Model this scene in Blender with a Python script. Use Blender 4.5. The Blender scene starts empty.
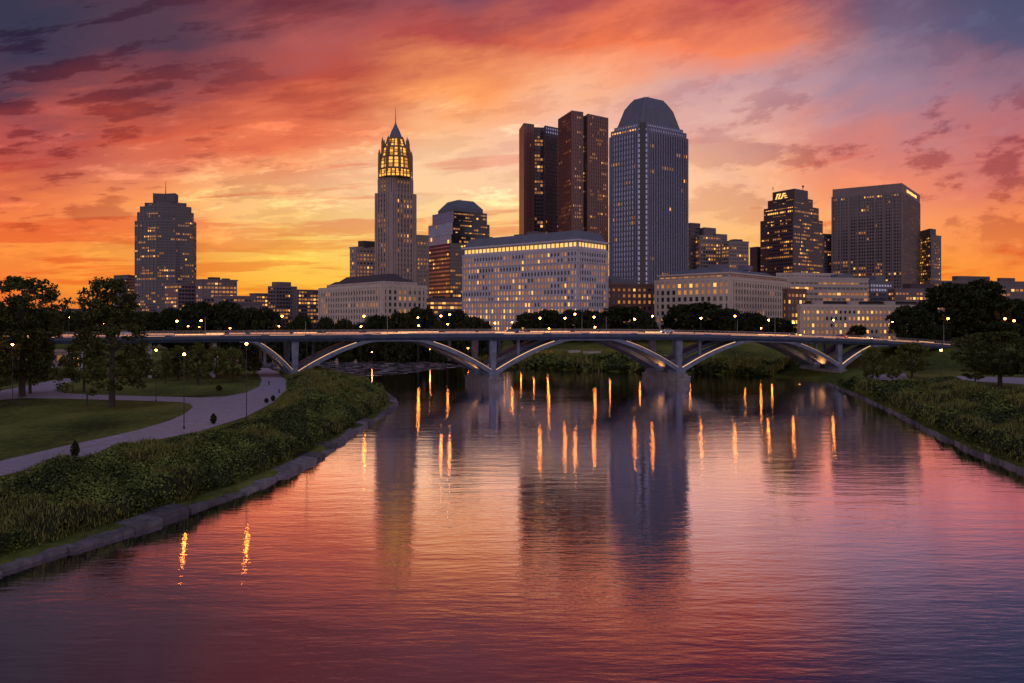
import bpy, math, random
import numpy as np
from mathutils import Vector, Matrix
from mathutils.geometry import tessellate_polygon

random.seed(7)
RNG = np.random.default_rng(7)
S = bpy.context.scene
COL = S.collection

# ------------------------------------------------------------------ camera
FPX, HZ, CZ = 800.0, 318.0, 22.0
cam = bpy.data.cameras.new('camera')
cam_o = bpy.data.objects.new('camera', cam); COL.objects.link(cam_o)
cam_o.location = (0, 0, CZ); cam_o.rotation_euler = (math.radians(90), 0, 0)
cam.sensor_width = 36; cam.lens = 36 * FPX / 1024
cam.shift_y = (HZ - 341.5) / 1024
cam.clip_start = 1; cam.clip_end = 20000
S.camera = cam_o
S.view_settings.view_transform = 'Standard'
S.view_settings.look = 'None'
S.view_settings.exposure = 0.0
S.view_settings.gamma = 1.0
S.cycles.use_denoising = True
S.cycles.max_bounces = 4
S.cycles.sample_clamp_indirect = 4
S.cycles.use_light_tree = True

# ------------------------------------------------------------------ world: dusk sky
def lin(c):
    c = c / 255.0
    return c / 12.92 if c <= 0.04045 else ((c + 0.055) / 1.055) ** 2.4
def L3(r, g, b): return (lin(r), lin(g), lin(b), 1)

W = bpy.data.worlds.new('World'); S.world = W; W.use_nodes = True
nt = W.node_tree; nt.nodes.clear()
def N(t, **k):
    n = nt.nodes.new(t)
    for a, b in k.items(): setattr(n, a, b)
    return n
def M_(op, a, b=None, c=None, clamp=False):
    n = N('ShaderNodeMath', operation=op); n.use_clamp = clamp
    for i, v in enumerate((a, b, c)):
        if v is None: continue
        if isinstance(v, (int, float)): n.inputs[i].default_value = v
        else: nt.links.new(v, n.inputs[i])
    return n.outputs[0]
def MR(v, a, b, c=0, d=1, smooth=True):
    n = N('ShaderNodeMapRange'); n.interpolation_type = 'SMOOTHSTEP' if smooth else 'LINEAR'
    nt.links.new(v, n.inputs[0])
    for i, x in enumerate((a, b, c, d)): n.inputs[i + 1].default_value = x
    return n.outputs[0]
def MIX(f, a, b, mode='MIX'):
    n = N('ShaderNodeMix', data_type='RGBA', blend_type=mode)
    if isinstance(f, (int, float)): n.inputs[0].default_value = f
    else: nt.links.new(f, n.inputs[0])
    for i, v in ((6, a), (7, b)):
        if isinstance(v, tuple): n.inputs[i].default_value = v
        else: nt.links.new(v, n.inputs[i])
    return n.outputs[2]
def NOISE(vec, scale, detail=4, rough=0.55, dist=0.0):
    n = N('ShaderNodeTexNoise'); nt.links.new(vec, n.inputs['Vector'])
    n.inputs['Scale'].default_value = scale; n.inputs['Detail'].default_value = detail
    n.inputs['Roughness'].default_value = rough; n.inputs['Distortion'].default_value = dist
    return n.outputs[0]
def VEC(x, y, z=0.0):
    n = N('ShaderNodeCombineXYZ')
    for i, v in enumerate((x, y, z)):
        if isinstance(v, (int, float)): n.inputs[i].default_value = v
        else: nt.links.new(v, n.inputs[i])
    return n.outputs[0]
tc = N('ShaderNodeTexCoord')
sep = N('ShaderNodeSeparateXYZ'); nt.links.new(tc.outputs['Generated'], sep.inputs[0])
dx, dy, dz = sep.outputs
dyc = M_('MAXIMUM', dy, 0.3)
s_ = M_('DIVIDE', dx, dyc); t_ = M_('DIVIDE', dz, dyc)
# clouds drift up to the right; coordinates of the cloud deck
sl = M_('SUBTRACT', t_, M_('MULTIPLY', M_('MULTIPLY', s_, 0.30), MR(t_, 0.04, 0.50, 0, 1, False)))
cv = VEC(M_('MULTIPLY', s_, 3.2), M_('MULTIPLY', sl, 10.5), 0.0)
cvL = VEC(M_('MULTIPLY', s_, 1.7), M_('MULTIPLY', sl, 6.0), 3.1)
nA = NOISE(cvL, 1.3, 5, 0.6, 0.3)
nB = NOISE(VEC(M_('MULTIPLY', s_, 2.2), M_('MULTIPLY', sl, 7.0), 9.3), 1.5, 6, 0.60, 0.1)
nC = NOISE(cv, 1.7, 9, 0.62, 0.1)
nD = NOISE(VEC(M_('MULTIPLY', s_, 2.0), M_('MULTIPLY', sl, 20.0), 5.5), 1.5, 5, 0.6, 0.3)
ws = M_('ADD', s_, M_('MULTIPLY', M_('SUBTRACT', nA, 0.5), 0.30))
wt = M_('ADD', t_, M_('MULTIPLY', M_('SUBTRACT', nB, 0.5), M_('MULTIPLY', MR(t_, 0.0, 0.2), 0.18)))
XS = [0, 146, 293, 439, 585, 731, 877, 1023]
SKY = [
 (330, [(170,75,55),(215,105,50),(250,150,55),(255,165,60),(255,165,70),(250,160,75),(245,140,55),(235,115,45)]),
 (290, [(248,122,50),(253,160,52),(255,192,62),(255,198,68),(255,195,80),(255,190,85),(255,162,50),(252,145,45)]),
 (250, [(255,148,65),(255,168,75),(255,205,95),(255,212,118),(255,202,112),(255,195,108),(255,163,75),(250,140,72)]),
 (210, [(242,125,72),(252,150,90),(255,198,128),(255,212,152),(255,198,138),(255,192,132),(252,155,100),(245,138,85)]),
 (170, [(192,85,72),(224,126,95),(255,176,120),(255,207,162),(252,198,168),(252,190,147),(240,140,108),(215,116,100)]),
 (130, [(180,82,80),(215,98,72),(240,125,85),(255,190,140),(246,192,168),(228,174,162),(215,128,118),(198,110,110)]),
 (90,  [(86,60,78),(145,70,72),(188,80,66),(255,160,98),(252,180,140),(208,160,162),(162,130,150),(160,110,125)]),
 (45,  [(62,56,80),(86,60,78),(178,90,88),(190,84,76),(252,130,85),(245,135,98),(125,106,132),(95,92,124)]),
 (0,   [(56,56,78),(82,60,78),(122,60,70),(135,78,92),(172,80,84),(182,80,82),(108,86,114),(82,86,118)]),
 (-110,[(60,50,78),(96,54,76),(150,60,68),(152,64,74),(120,60,80),(84,62,96),(70,64,102),(64,64,104)]),
 (-260,[(42,42,70),(48,44,72),(58,48,74),(62,50,78),(60,52,84),(56,54,88),(54,56,92),(52,56,92)]),
]
su = MR(ws, -0.8, 0.8, 0, 1, False)
field = None; prev = None
for y, cols in SKY:
    r = N('ShaderNodeValToRGB'); r.color_ramp.interpolation = 'EASE'
    cr = r.color_ramp
    for i, (x, c) in enumerate(zip(XS, cols)):
        pos = ((x - 512) / FPX + 0.8) / 1.6
        e = cr.elements[i] if i < 2 else cr.elements.new(pos)
        e.position = pos; e.color = L3(*c)
    nt.links.new(su, r.inputs[0])
    tt = (HZ - y) / FPX
    if field is None: field = r.outputs[0]
    else: field = MIX(MR(wt, prev, tt, 0, 1, False), field, r.outputs[0])
    prev = tt
# darker cloud bodies and bright lit fringes
side = M_('MAXIMUM', MR(s_, -0.15, -0.6), M_('MULTIPLY', MR(s_, 0.15, 0.45, 0, 0.9), MR(t_, 0.31, 0.24)))
amt = M_('ADD', 0.22, M_('MULTIPLY', side, 0.62))
nE = NOISE(VEC(M_('MULTIPLY', s_, 5.0), M_('MULTIPLY', sl, 17.0), 21.7), 1.7, 9, 0.66, 0.15)
dark = M_('MULTIPLY', MR(M_('ADD', M_('MULTIPLY', nC, 0.62), M_('MULTIPLY', nE, 0.38)), 0.500, 0.552), amt)
field = MIX(M_('MULTIPLY', dark, MR(t_, 0.03, 0.17)), field, MIX(1.0, field, (0.55, 0.38, 0.48, 1), 'MULTIPLY'))
d2 = M_('MULTIPLY', MR(nD, 0.52, 0.60), MR(t_, 0.26, 0.16))
field = MIX(M_('MULTIPLY', d2, 0.75), field, MIX(1.0, field, (0.86, 0.48, 0.50, 1), 'MULTIPLY'))
lite = M_('MULTIPLY', MR(nE, 0.46, 0.36), M_('MULTIPLY', M_('MULTIPLY', MR(t_, 0.02, 0.12), MR(t_, 0.34, 0.20)), MR(s_, 0.25, 0.05, 0.25, 1)))
field = MIX(M_('MULTIPLY', lite, 0.8), field, MIX(1.0, field, (1.35, 1.55, 1.5, 1), 'MULTIPLY'))
# the rest of the sky, away from the afterglow
back = MIX(MR(dz, 0.0, 0.55), (1.22, 0.86, 0.80, 1), (0.38, 0.38, 0.60, 1))
nk = NOISE(VEC(M_('MULTIPLY', dx, 1.0), M_('MULTIPLY', dz, 3.0), dy), 2.2, 5, 0.6, 0.2)
back = MIX(MR(nk, 0.42, 0.62), back, MIX(1.0, back, (0.62, 0.66, 0.85, 1), 'MULTIPLY'))
allsky = MIX(MR(dy, -0.1, 0.5), back, field)
allsky = MIX(MR(dz, -0.02, 0.0), (0.03, 0.025, 0.02, 1), allsky)
bg = N('ShaderNodeBackground'); nt.links.new(allsky, bg.inputs[0]); bg.inputs[1].default_value = 1.0
wo = N('ShaderNodeOutputWorld'); nt.links.new(bg.outputs[0], wo.inputs[0])
W.cycles.sampling_method = 'MANUAL'; W.cycles.sample_map_resolution = 512

# afterglow of the sun that has just set behind the left of the skyline
sun = bpy.data.lights.new('sun', 'SUN'); sun.energy = 0.03; sun.angle = math.radians(60)
sun.color = (1, 0.55, 0.25)
sun_o = bpy.data.objects.new('sun', sun); COL.objects.link(sun_o)
sun_o.rotation_euler = Vector((-0.23, 1.0, 0.10)).to_track_quat('Z', 'Y').to_euler()

# ------------------------------------------------------------------ materials
def mat(name, col, rough=0.7, var=0.15, scale=0.3, metal=0.0, emit=None, estr=0.0, spec=0.5, stretch=None, bump=0.0, island=0.0):
    m = bpy.data.materials.new(name); m.use_nodes = True
    t = m.node_tree; b = t.nodes['Principled BSDF']
    b.inputs['Roughness'].default_value = rough; b.inputs['Metallic'].default_value = metal
    b.inputs['Specular IOR Level'].default_value = spec
    if emit:
        b.inputs['Emission Color'].default_value = (*emit, 1); b.inputs['Emission Strength'].default_value = estr
    b.inputs['Base Color'].default_value = (*col, 1)
    if var > 0:
        tcn = t.nodes.new('ShaderNodeTexCoord'); mp = t.nodes.new('ShaderNodeMapping')
        t.links.new(tcn.outputs['Object'], mp.inputs[0])
        if stretch: mp.inputs['Scale'].default_value = stretch
        n = t.nodes.new('ShaderNodeTexNoise'); n.inputs['Scale'].default_value = scale; n.inputs['Detail'].default_value = 5
        n.inputs['Roughness'].default_value = 0.65
        t.links.new(mp.outputs[0], n.inputs['Vector'])
        r = t.nodes.new('ShaderNodeMapRange'); t.links.new(n.outputs[0], r.inputs[0])
        r.inputs[1].default_value = 0.3; r.inputs[2].default_value = 0.7
        r.inputs[3].default_value = 1 - var; r.inputs[4].default_value = 1 + var
        val = r.outputs[0]
        if island > 0:
            g = t.nodes.new('ShaderNodeNewGeometry'); r2 = t.nodes.new('ShaderNodeMapRange')
            t.links.new(g.outputs['Random Per Island'], r2.inputs[0])
            r2.inputs[3].default_value = 1 - island; r2.inputs[4].default_value = 1 + island
            mm = t.nodes.new('ShaderNodeMath'); mm.operation = 'MULTIPLY'
            t.links.new(val, mm.inputs[0]); t.links.new(r2.outputs[0], mm.inputs[1]); val = mm.outputs[0]
        v = t.nodes.new('ShaderNodeVectorMath'); v.operation = 'SCALE'; v.inputs[0].default_value = col
        t.links.new(val, v.inputs['Scale']); t.links.new(v.outputs[0], b.inputs['Base Color'])
        if bump > 0:
            bn = t.nodes.new('ShaderNodeBump'); bn.inputs['Strength'].default_value = 0.6; bn.inputs['Distance'].default_value = bump
            t.links.new(n.outputs[0], bn.inputs['Height']); t.links.new(bn.outputs[0], b.inputs['Normal'])
    return m

MT = dict(
 white_stone=mat('white_stone', (0.46, 0.43, 0.45), 0.75, 0.10, 0.08),
 cream_stone=mat('cream_stone', (0.42, 0.34, 0.28), 0.8, 0.12, 0.1),
 cream_light=mat('cream_light', (0.55, 0.44, 0.34), 0.8, 0.10, 0.1),
 tan_stone=mat('tan_stone', (0.25, 0.19, 0.16), 0.8, 0.15, 0.08),
 crown_stone=mat('crown_stone', (0.22, 0.13, 0.06), 0.7, 0.2, 0.2),
 terracotta=mat('terracotta', (0.33, 0.24, 0.20), 0.8, 0.15, 0.08),
 brown_brick=mat('brown_brick', (0.17, 0.085, 0.06), 0.85, 0.2, 0.2),
 red_granite=mat('red_granite', (0.19, 0.075, 0.058), 0.35, 0.12, 0.06),
 dark_granite=mat('dark_granite', (0.075, 0.05, 0.052), 0.5, 0.15, 0.06),
 slab_stone=mat('slab_stone', (0.20, 0.145, 0.13), 0.6, 0.15, 0.07),
 grey_granite=mat('grey_granite', (0.13, 0.11, 0.115), 0.6, 0.15, 0.07),
 mauve_concrete=mat('mauve_concrete', (0.17, 0.12, 0.12), 0.8, 0.15, 0.1),
 dusk_grey=mat('dusk_grey', (0.11, 0.085, 0.09), 0.8, 0.15, 0.1),
 blue_curtain=mat('blue_curtain', (0.15, 0.15, 0.20), 0.4, 0.12, 0.05, metal=0.2),
 black_glass=mat('black_glass', (0.018, 0.016, 0.02), 0.18, 0.1, 0.1),
 blue_glass=mat('blue_glass', (0.28, 0.31, 0.42), 0.22, 0.25, 0.12, metal=0.5),
 slate_roof=mat('slate_roof', (0.11, 0.115, 0.14), 0.6, 0.15, 0.2),
 dark_roof=mat('dark_roof', (0.06, 0.04, 0.04), 0.8, 0.15, 0.2),
 pier_stone=mat('pier_stone', (0.22, 0.19, 0.175), 0.85, 0.35, 0.5, bump=0.05),
 concrete=mat('concrete', (0.34, 0.33, 0.34), 0.75, 0.18, 0.35, bump=0.03),
 deck_paint=mat('deck_paint', (0.040, 0.058, 0.10), 0.6, 0.35, 0.35),
 bridge_paint=mat('bridge_paint', (0.135, 0.155, 0.205), 0.6, 0.4, 0.5),
 rail_metal=mat('rail_metal', (0.30, 0.28, 0.27), 0.45, 0.1, 1, metal=0.6),
 pole_metal=mat('pole_metal', (0.045, 0.045, 0.045), 0.5, 0.1, 1, metal=0.5),
 asphalt=mat('asphalt', (0.05, 0.05, 0.052), 0.85, 0.2, 0.6),
 road_paint=mat('road_paint', (0.7, 0.7, 0.66), 0.7, 0.1, 1),
 path_paving=mat('path_paving', (0.32, 0.28, 0.30), 0.75, 0.16, 0.5),
 ledge_stone=mat('ledge_stone', (0.13, 0.115, 0.11), 0.85, 0.55, 0.9, bump=0.25, island=0.45),
 bark=mat('bark', (0.045, 0.032, 0.022), 0.9, 0.3, 2.0),
 leaf_dark=mat('leaf_dark', (0.028, 0.034, 0.011), 0.85, 0.35, 0.25, island=0.5, spec=0.08),
 leaf_park=mat('leaf_park', (0.056, 0.062, 0.015), 0.8, 0.4, 0.3, island=0.5, spec=0.12),
 leaf_bush=mat('leaf_bush', (0.12, 0.145, 0.028), 0.8, 0.62, 0.30, island=0.45, spec=0.12),
 leaf_weed=mat('leaf_weed', (0.17, 0.165, 0.040), 0.85, 0.4, 0.4, island=0.45, spec=0.1),
 leaf_lamplit=mat('leaf_lamplit', (0.095, 0.105, 0.024), 0.8, 0.4, 0.4, island=0.5, spec=0.1),  # small park trees: the lamps' light is put into a brighter leaf green
 leaf_deep=mat('leaf_deep', (0.060, 0.075, 0.020), 0.8, 0.5, 0.4, island=0.5, spec=0.1),
 shaded_core=mat('shaded_core', (0.020, 0.024, 0.008), 0.9, 0.35, 0.3, spec=0.1),  # dark sheet under the leaves, shade between the lumps put into its colour
 car_white=mat('car_white', (0.6, 0.6, 0.62), 0.3, 0.03, 1), car_red=mat('car_red', (0.35, 0.03, 0.03), 0.3, 0.03, 1),
 car_dark=mat('car_dark', (0.05, 0.05, 0.07), 0.3, 0.03, 1), rubber=mat('rubber', (0.02, 0.02, 0.02), 0.9, 0),
 glass_dark=mat('glass_dark', (0.022, 0.022, 0.032), 0.08, 0.0), glass_blue=mat('glass_blue', (0.33, 0.38, 0.52), 0.12, 0.35, 0.03, metal=0.9),
 sign_white=mat('sign_white', (0.7, 0.7, 0.75), 0.5, 0.05, 2),
 lamp_glow=mat('lamp_glow', (0.8, 0.6, 0.3), 0.5, 0, emit=(1, 0.26, 0.024), estr=80),
 head_light=mat('head_light', (0.8, 0.8, 0.7), 0.5, 0, emit=(1, 0.75, 0.45), estr=12),
 tail_light=mat('tail_light', (0.5, 0.05, 0.03), 0.5, 0, emit=(1, 0.10, 0.03), estr=8),
 trail_glow=mat('trail_glow', (0.8, 0.6, 0.4), 0.5, 0, emit=(1, 0.27, 0.05), estr=0.42),
 trail_bright=mat('trail_bright', (0.8, 0.6, 0.4), 0.5, 0, emit=(1, 0.42, 0.12), estr=1.3),
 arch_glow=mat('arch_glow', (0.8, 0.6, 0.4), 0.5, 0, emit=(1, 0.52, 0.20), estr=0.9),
 lit_low=mat('lit_low', (0.2, 0.12, 0.05), 0.5, 0, emit=(1, 0.34, 0.08), estr=0.27),
 lit_mid=mat('lit_mid', (0.2, 0.12, 0.05), 0.5, 0, emit=(1, 0.40, 0.08), estr=0.48),
 lit_high=mat('lit_high', (0.2, 0.12, 0.05), 0.5, 0, emit=(1, 0.46, 0.10), estr=1.6),
 lit_attic=mat('lit_attic', (0.2, 0.12, 0.05), 0.5, 0, emit=(1, 0.52, 0.12), estr=1.35),
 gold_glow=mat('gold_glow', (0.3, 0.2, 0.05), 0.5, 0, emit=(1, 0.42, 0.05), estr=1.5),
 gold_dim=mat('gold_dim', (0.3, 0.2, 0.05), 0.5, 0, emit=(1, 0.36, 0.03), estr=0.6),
 sign_glow=mat('sign_glow', (0.3, 0.2, 0.05), 0.5, 0, emit=(1, 0.55, 0.16), estr=1.5),
)

# ground: lawns with worn and mown patches
def ground_mat():
    m = bpy.data.materials.new('grass_ground'); m.use_nodes = True; t = m.node_tree; b = t.nodes['Principled BSDF']
    b.inputs['Roughness'].default_value = 0.9; b.inputs['Specular IOR Level'].default_value = 0.1
    tcn = t.nodes.new('ShaderNodeTexCoord')
    n1 = t.nodes.new('ShaderNodeTexNoise'); n1.inputs['Scale'].default_value = 0.05; n1.inputs['Detail'].default_value = 6
    mp = t.nodes.new('ShaderNodeMapping'); mp.inputs['Scale'].default_value = (1, 0.6, 1)
    n2 = t.nodes.new('ShaderNodeTexNoise'); n2.inputs['Scale'].default_value = 0.9; n2.inputs['Detail'].default_value = 6; n2.inputs['Roughness'].default_value = 0.75
    t.links.new(tcn.outputs['Object'], mp.inputs[0])
    for n in (n1, n2): t.links.new(mp.outputs[0], n.inputs['Vector'])
    a = t.nodes.new('ShaderNodeMath'); a.operation = 'ADD'; t.links.new(n1.outputs[0], a.inputs[0])
    mu = t.nodes.new('ShaderNodeMath'); mu.operation = 'MULTIPLY'; mu.inputs[1].default_value = 0.7; t.links.new(n2.outputs[0], mu.inputs[0])
    t.links.new(mu.outputs[0], a.inputs[1])
    r = t.nodes.new('ShaderNodeValToRGB'); t.links.new(a.outputs[0], r.inputs[0])
    e = r.color_ramp.elements; e[0].position = 0.68; e[0].color = (0.026, 0.032, 0.006, 1); e[1].position = 1.0; e[1].color = (0.145, 0.155, 0.030, 1)
    k = r.color_ramp.elements.new(0.85); k.color = (0.080, 0.096, 0.017, 1)
    t.links.new(r.outputs[0], b.inputs['Base Color'])
    bn = t.nodes.new('ShaderNodeBump'); bn.inputs['Distance'].default_value = 0.2; bn.inputs['Strength'].default_value = 0.8
    t.links.new(n2.outputs[0], bn.inputs['Height']); t.links.new(bn.outputs[0], b.inputs['Normal'])
    return m
def water_mat():
    m = bpy.data.materials.new('river_water'); m.use_nodes = True; t = m.node_tree; t.nodes.clear()
    def n(ty): return t.nodes.new(ty)
    tcn = n('ShaderNodeTexCoord'); lk = t.links.new
    def noise(sc, scale, det, ro):
        mp = n('ShaderNodeMapping'); mp.inputs['Scale'].default_value = sc; lk(tcn.outputs['Object'], mp.inputs[0])
        x = n('ShaderNodeTexNoise'); x.inputs['Scale'].default_value = scale; x.inputs['Detail'].default_value = det; x.inputs['Roughness'].default_value = ro
        lk(mp.outputs[0], x.inputs['Vector']); return x.outputs[0]
    a = noise((0.30, 1.0, 1), 1.6, 4, 0.55); b_ = noise((0.26, 1, 1), 0.42, 2, 0.45); big = noise((0.6, 1, 1), 0.02, 3, 0.5)
    # ruffled and calm patches
    mr = n('ShaderNodeMapRange'); lk(big, mr.inputs[0]); mr.inputs[1].default_value = 0.35; mr.inputs[2].default_value = 0.65
    mr.inputs[3].default_value = 0.45; mr.inputs[4].default_value = 1.5
    mm = n('ShaderNodeMath'); mm.operation = 'MULTIPLY'; lk(a, mm.inputs[0]); lk(mr.outputs[0], mm.inputs[1])
    bp = n('ShaderNodeBump'); bp.inputs['Strength'].default_value = 1; bp.inputs['Distance'].default_value = 0.022; lk(mm.outputs[0], bp.inputs['Height'])
    bq = n('ShaderNodeBump'); bq.inputs['Strength'].default_value = 1; bq.inputs['Distance'].default_value = 0.036; lk(b_, bq.inputs['Height']); lk(bp.outputs[0], bq.inputs['Normal'])
    fr = n('ShaderNodeFresnel'); fr.inputs[0].default_value = 1.33; lk(bq.outputs[0], fr.inputs['Normal'])
    ml = n('ShaderNodeMath'); ml.operation = 'MULTIPLY_ADD'; ml.use_clamp = True; lk(fr.outputs[0], ml.inputs[0]); ml.inputs[1].default_value = 3.1; ml.inputs[2].default_value = 0.02
    g = n('ShaderNodeBsdfGlossy'); g.inputs['Roughness'].default_value = 0.02; g.inputs['Color'].default_value = (1.0, 0.92, 1.0, 1); lk(bq.outputs[0], g.inputs['Normal'])
    d = n('ShaderNodeBsdfDiffuse'); d.inputs['Color'].default_value = (0.014, 0.014, 0.022, 1)
    mx = n('ShaderNodeMixShader'); lk(ml.outputs[0], mx.inputs[0]); lk(d.outputs[0], mx.inputs[1]); lk(g.outputs[0], mx.inputs[2])
    o = n('ShaderNodeOutputMaterial'); lk(mx.outputs[0], o.inputs[0])
    return m
def paving(m):
    t = m.node_tree; b = t.nodes['Principled BSDF']; lk = b.inputs['Base Color'].links[0].from_socket
    tcn = t.nodes.new('ShaderNodeTexCoord'); br_ = t.nodes.new('ShaderNodeTexBrick'); br_.inputs['Scale'].default_value = 0.5
    br_.inputs['Color1'].default_value = (1, 1, 1, 1); br_.inputs['Color2'].default_value = (.84, .82, .84, 1); br_.inputs['Mortar'].default_value = (.5, .48, .5, 1); br_.inputs['Mortar Size'].default_value = .02
    t.links.new(tcn.outputs['Object'], br_.inputs['Vector']); mx = t.nodes.new('ShaderNodeMix'); mx.data_type = 'RGBA'; mx.blend_type = 'MULTIPLY'; mx.inputs[0].default_value = 1
    t.links.new(lk, mx.inputs[6]); t.links.new(br_.outputs[0], mx.inputs[7]); t.links.new(mx.outputs[2], b.inputs['Base Color'])
paving(MT['path_paving'])
MT['grass_ground'] = ground_mat(); MT['water'] = water_mat()

# ------------------------------------------------------------------ helpers
def PX(px, Y, z=0.0): return Vector(((px - 512) / FPX * Y, Y, z))
def ZY(py, Y): return CZ + (HZ - py) / FPX * Y
def GP(px, py, z=3.5):
    Y = (CZ - z) * FPX / (py - HZ); return Vector(((px - 512) / FPX * Y, Y, z))

def props(o, label=None, cat=None, group=None, kind=None):
    if label: o['label'] = label
    if cat: o['category'] = cat
    if group: o['group'] = group
    if kind: o['kind'] = kind
    return o
def empty(name, loc=(0, 0, 0), rz=0.0, parent=None):
    o = bpy.data.objects.new(name, None); COL.objects.link(o); o.location = loc; o.rotation_euler = (0, 0, rz); o.empty_display_size = 1
    if parent: o.parent = parent
    return o
def lobj(name, me, parent=None, loc=(0, 0, 0)):
    o = bpy.data.objects.new(name, me); COL.objects.link(o); o.location = loc
    if parent: o.parent = parent
    return o

class MB:
    def __init__(s): s.v = []; s.f = []; s.m = []
    def add(s, vs, fs, mi=0):
        k = len(s.v); s.v += [tuple(v) for v in vs]; s.f += [tuple(i + k for i in f) for f in fs]; s.m += [mi] * len(fs)
    def prism(s, poly, z0, z1, poly1=None, mi=0, cap=True):
        n = len(poly); q = poly1 or poly
        vs = [(p[0], p[1], z0) for p in poly] + [(p[0], p[1], z1) for p in q]
        fs = [(i, (i + 1) % n, n + (i + 1) % n, n + i) for i in range(n)]
        if cap: fs += [tuple(range(n, 2 * n)), tuple(reversed(range(n)))]
        s.add(vs, fs, mi)
    def box(s, c, sz, rz=0.0, mi=0):
        cx, cy, cz = c; a, b, h = sz[0] / 2, sz[1] / 2, sz[2] / 2; co, si = math.cos(rz), math.sin(rz)
        pl = [(cx + x * co - y * si, cy + x * si + y * co) for x, y in ((-a, -b), (a, -b), (a, b), (-a, b))]
        s.prism(pl, cz - h, cz + h, mi=mi)
    def tube(s, pts, rads, n=8, mi=0, cap=True):
        rings = []; k0 = len(s.v)
        for i, p in enumerate(pts):
            p = Vector(p); a = Vector(pts[max(i - 1, 0)]); b = Vector(pts[min(i + 1, len(pts) - 1)]); d = (b - a).normalized()
            up = Vector((0, 0, 1)) if abs(d.z) < 0.9 else Vector((1, 0, 0))
            u = d.cross(up).normalized(); w = u.cross(d)
            for k in range(n):
                an = 2 * math.pi * k / n; s.v.append(tuple(p + (u * math.cos(an) + w * math.sin(an)) * rads[i]))
        for i in range(len(pts) - 1):
            for k in range(n):
                s.f.append((k0 + i * n + k, k0 + i * n + (k + 1) % n, k0 + (i + 1) * n + (k + 1) % n, k0 + (i + 1) * n + k)); s.m.append(mi)
        if cap:
            s.f.append(tuple(k0 + k for k in range(n))); s.m.append(mi)
            s.f.append(tuple(k0 + (len(pts) - 1) * n + k for k in reversed(range(n)))); s.m.append(mi)
    def ball(s, c, r, seg=10, rings=6, mi=0, sz=1.0):
        k0 = len(s.v)
        for i in range(rings + 1):
            th = math.pi * i / rings
            for j in range(seg):
                ph = 2 * math.pi * j / seg
                s.v.append((c[0] + r * math.sin(th) * math.cos(ph), c[1] + r * math.sin(th) * math.sin(ph), c[2] + r * sz * math.cos(th)))
        for i in range(rings):
            for j in range(seg):
                s.f.append((k0 + i * seg + j, k0 + (i + 1) * seg + j, k0 + (i + 1) * seg + (j + 1) % seg, k0 + i * seg + (j + 1) % seg)); s.m.append(mi)
    def mesh(s, name, mats, smooth=False):
        me = bpy.data.meshes.new(name); me.from_pydata(s.v, [], s.f)
        for m in (mats if isinstance(mats, (list, tuple)) else [mats]): me.materials.append(MT[m])
        me.polygons.foreach_set('material_index', s.m)
        if smooth: me.polygons.foreach_set('use_smooth', [True] * len(s.f))
        me.update(); return me
    def build(s, name, mats, parent=None, loc=(0, 0, 0), smooth=False):
        return lobj(name, s.mesh(name, mats, smooth), parent, loc)

# numpy value noise
_tab = RNG.random((256, 256))
def vnoise(x, y):
    xi = np.floor(x).astype(int); yi = np.floor(y).astype(int); fx = x - xi; fy = y - yi
    fx = fx * fx * (3 - 2 * fx); fy = fy * fy * (3 - 2 * fy)
    a = _tab[xi % 256, yi % 256]; b = _tab[(xi + 1) % 256, yi % 256]; c = _tab[xi % 256, (yi + 1) % 256]; d = _tab[(xi + 1) % 256, (yi + 1) % 256]
    return (a * (1 - fx) + b * fx) * (1 - fy) + (c * (1 - fx) + d * fx) * fy
def sstep(a, b, x):
    t = np.clip((x - a) / (b - a), 0, 1); return t * t * (3 - 2 * t)

# ------------------------------------------------------------------ river outline and terrain
LB = [(-75, -60), (-62, 20), (-50, 58), (-44, 69.3), (-38.5, 85), (-33.5, 102), (-30.2, 125), (-30, 145), (-29.5, 170), (-28.8, 190), (-29.5, 205), (-33, 220), (-41, 245),
      (-62, 284), (-80, 303), (-115, 352), (-150, 419), (-215, 518), (-330, 640), (-700, 820)]
RB = [(-700, 960), (-330, 735), (-190, 610), (-105, 508), (-43, 420), (5, 352), (40, 330), (75, 315), (98, 300), (108, 283), (107, 270), (103, 250), (96, 215), (88, 180), (82, 157), (76, 130), (74, 116), (72, 90), (80, 50), (110, -60)]
RIV = np.array(LB + RB, float)
def river_sd(x, y):
    """signed distance to the river outline, positive on land"""
    sh = x.shape; x = x.ravel(); y = y.ravel()
    d = np.full(x.shape, 1e9); ins = np.zeros(x.shape, bool); n = len(RIV)
    for i in range(n):
        ax, ay = RIV[i]; bx, by = RIV[(i + 1) % n]; ex, ey = bx - ax, by - ay
        t = np.clip(((x - ax) * ex + (y - ay) * ey) / (ex * ex + ey * ey), 0, 1)
        d = np.minimum(d, np.hypot(x - ax - t * ex, y - ay - t * ey))
        c = ((ay > y) != (by > y)); xx = ax + (y - ay) / (by - ay if by != ay else 1e-9) * ex
        ins ^= c & (x < xx)
    return np.where(ins, -d, d).reshape(sh)
def terrain(x, y, d=None):
    x = np.asarray(x, float); y = np.asarray(y, float)
    if d is None: d = river_sd(x, y)
    top = 2.8 * sstep(1.8, 17, d) + 0.7 * sstep(-0.4, 0.9, d)
    far = sstep(292, 355, y + 0.10 * x) * (5.5 * sstep(3, 60, d) + 2.5 * sstep(30, 120, d))
    bed = -2.4 * sstep(0.6, -3.0, d)
    return top + far + bed - 0.02

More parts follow.
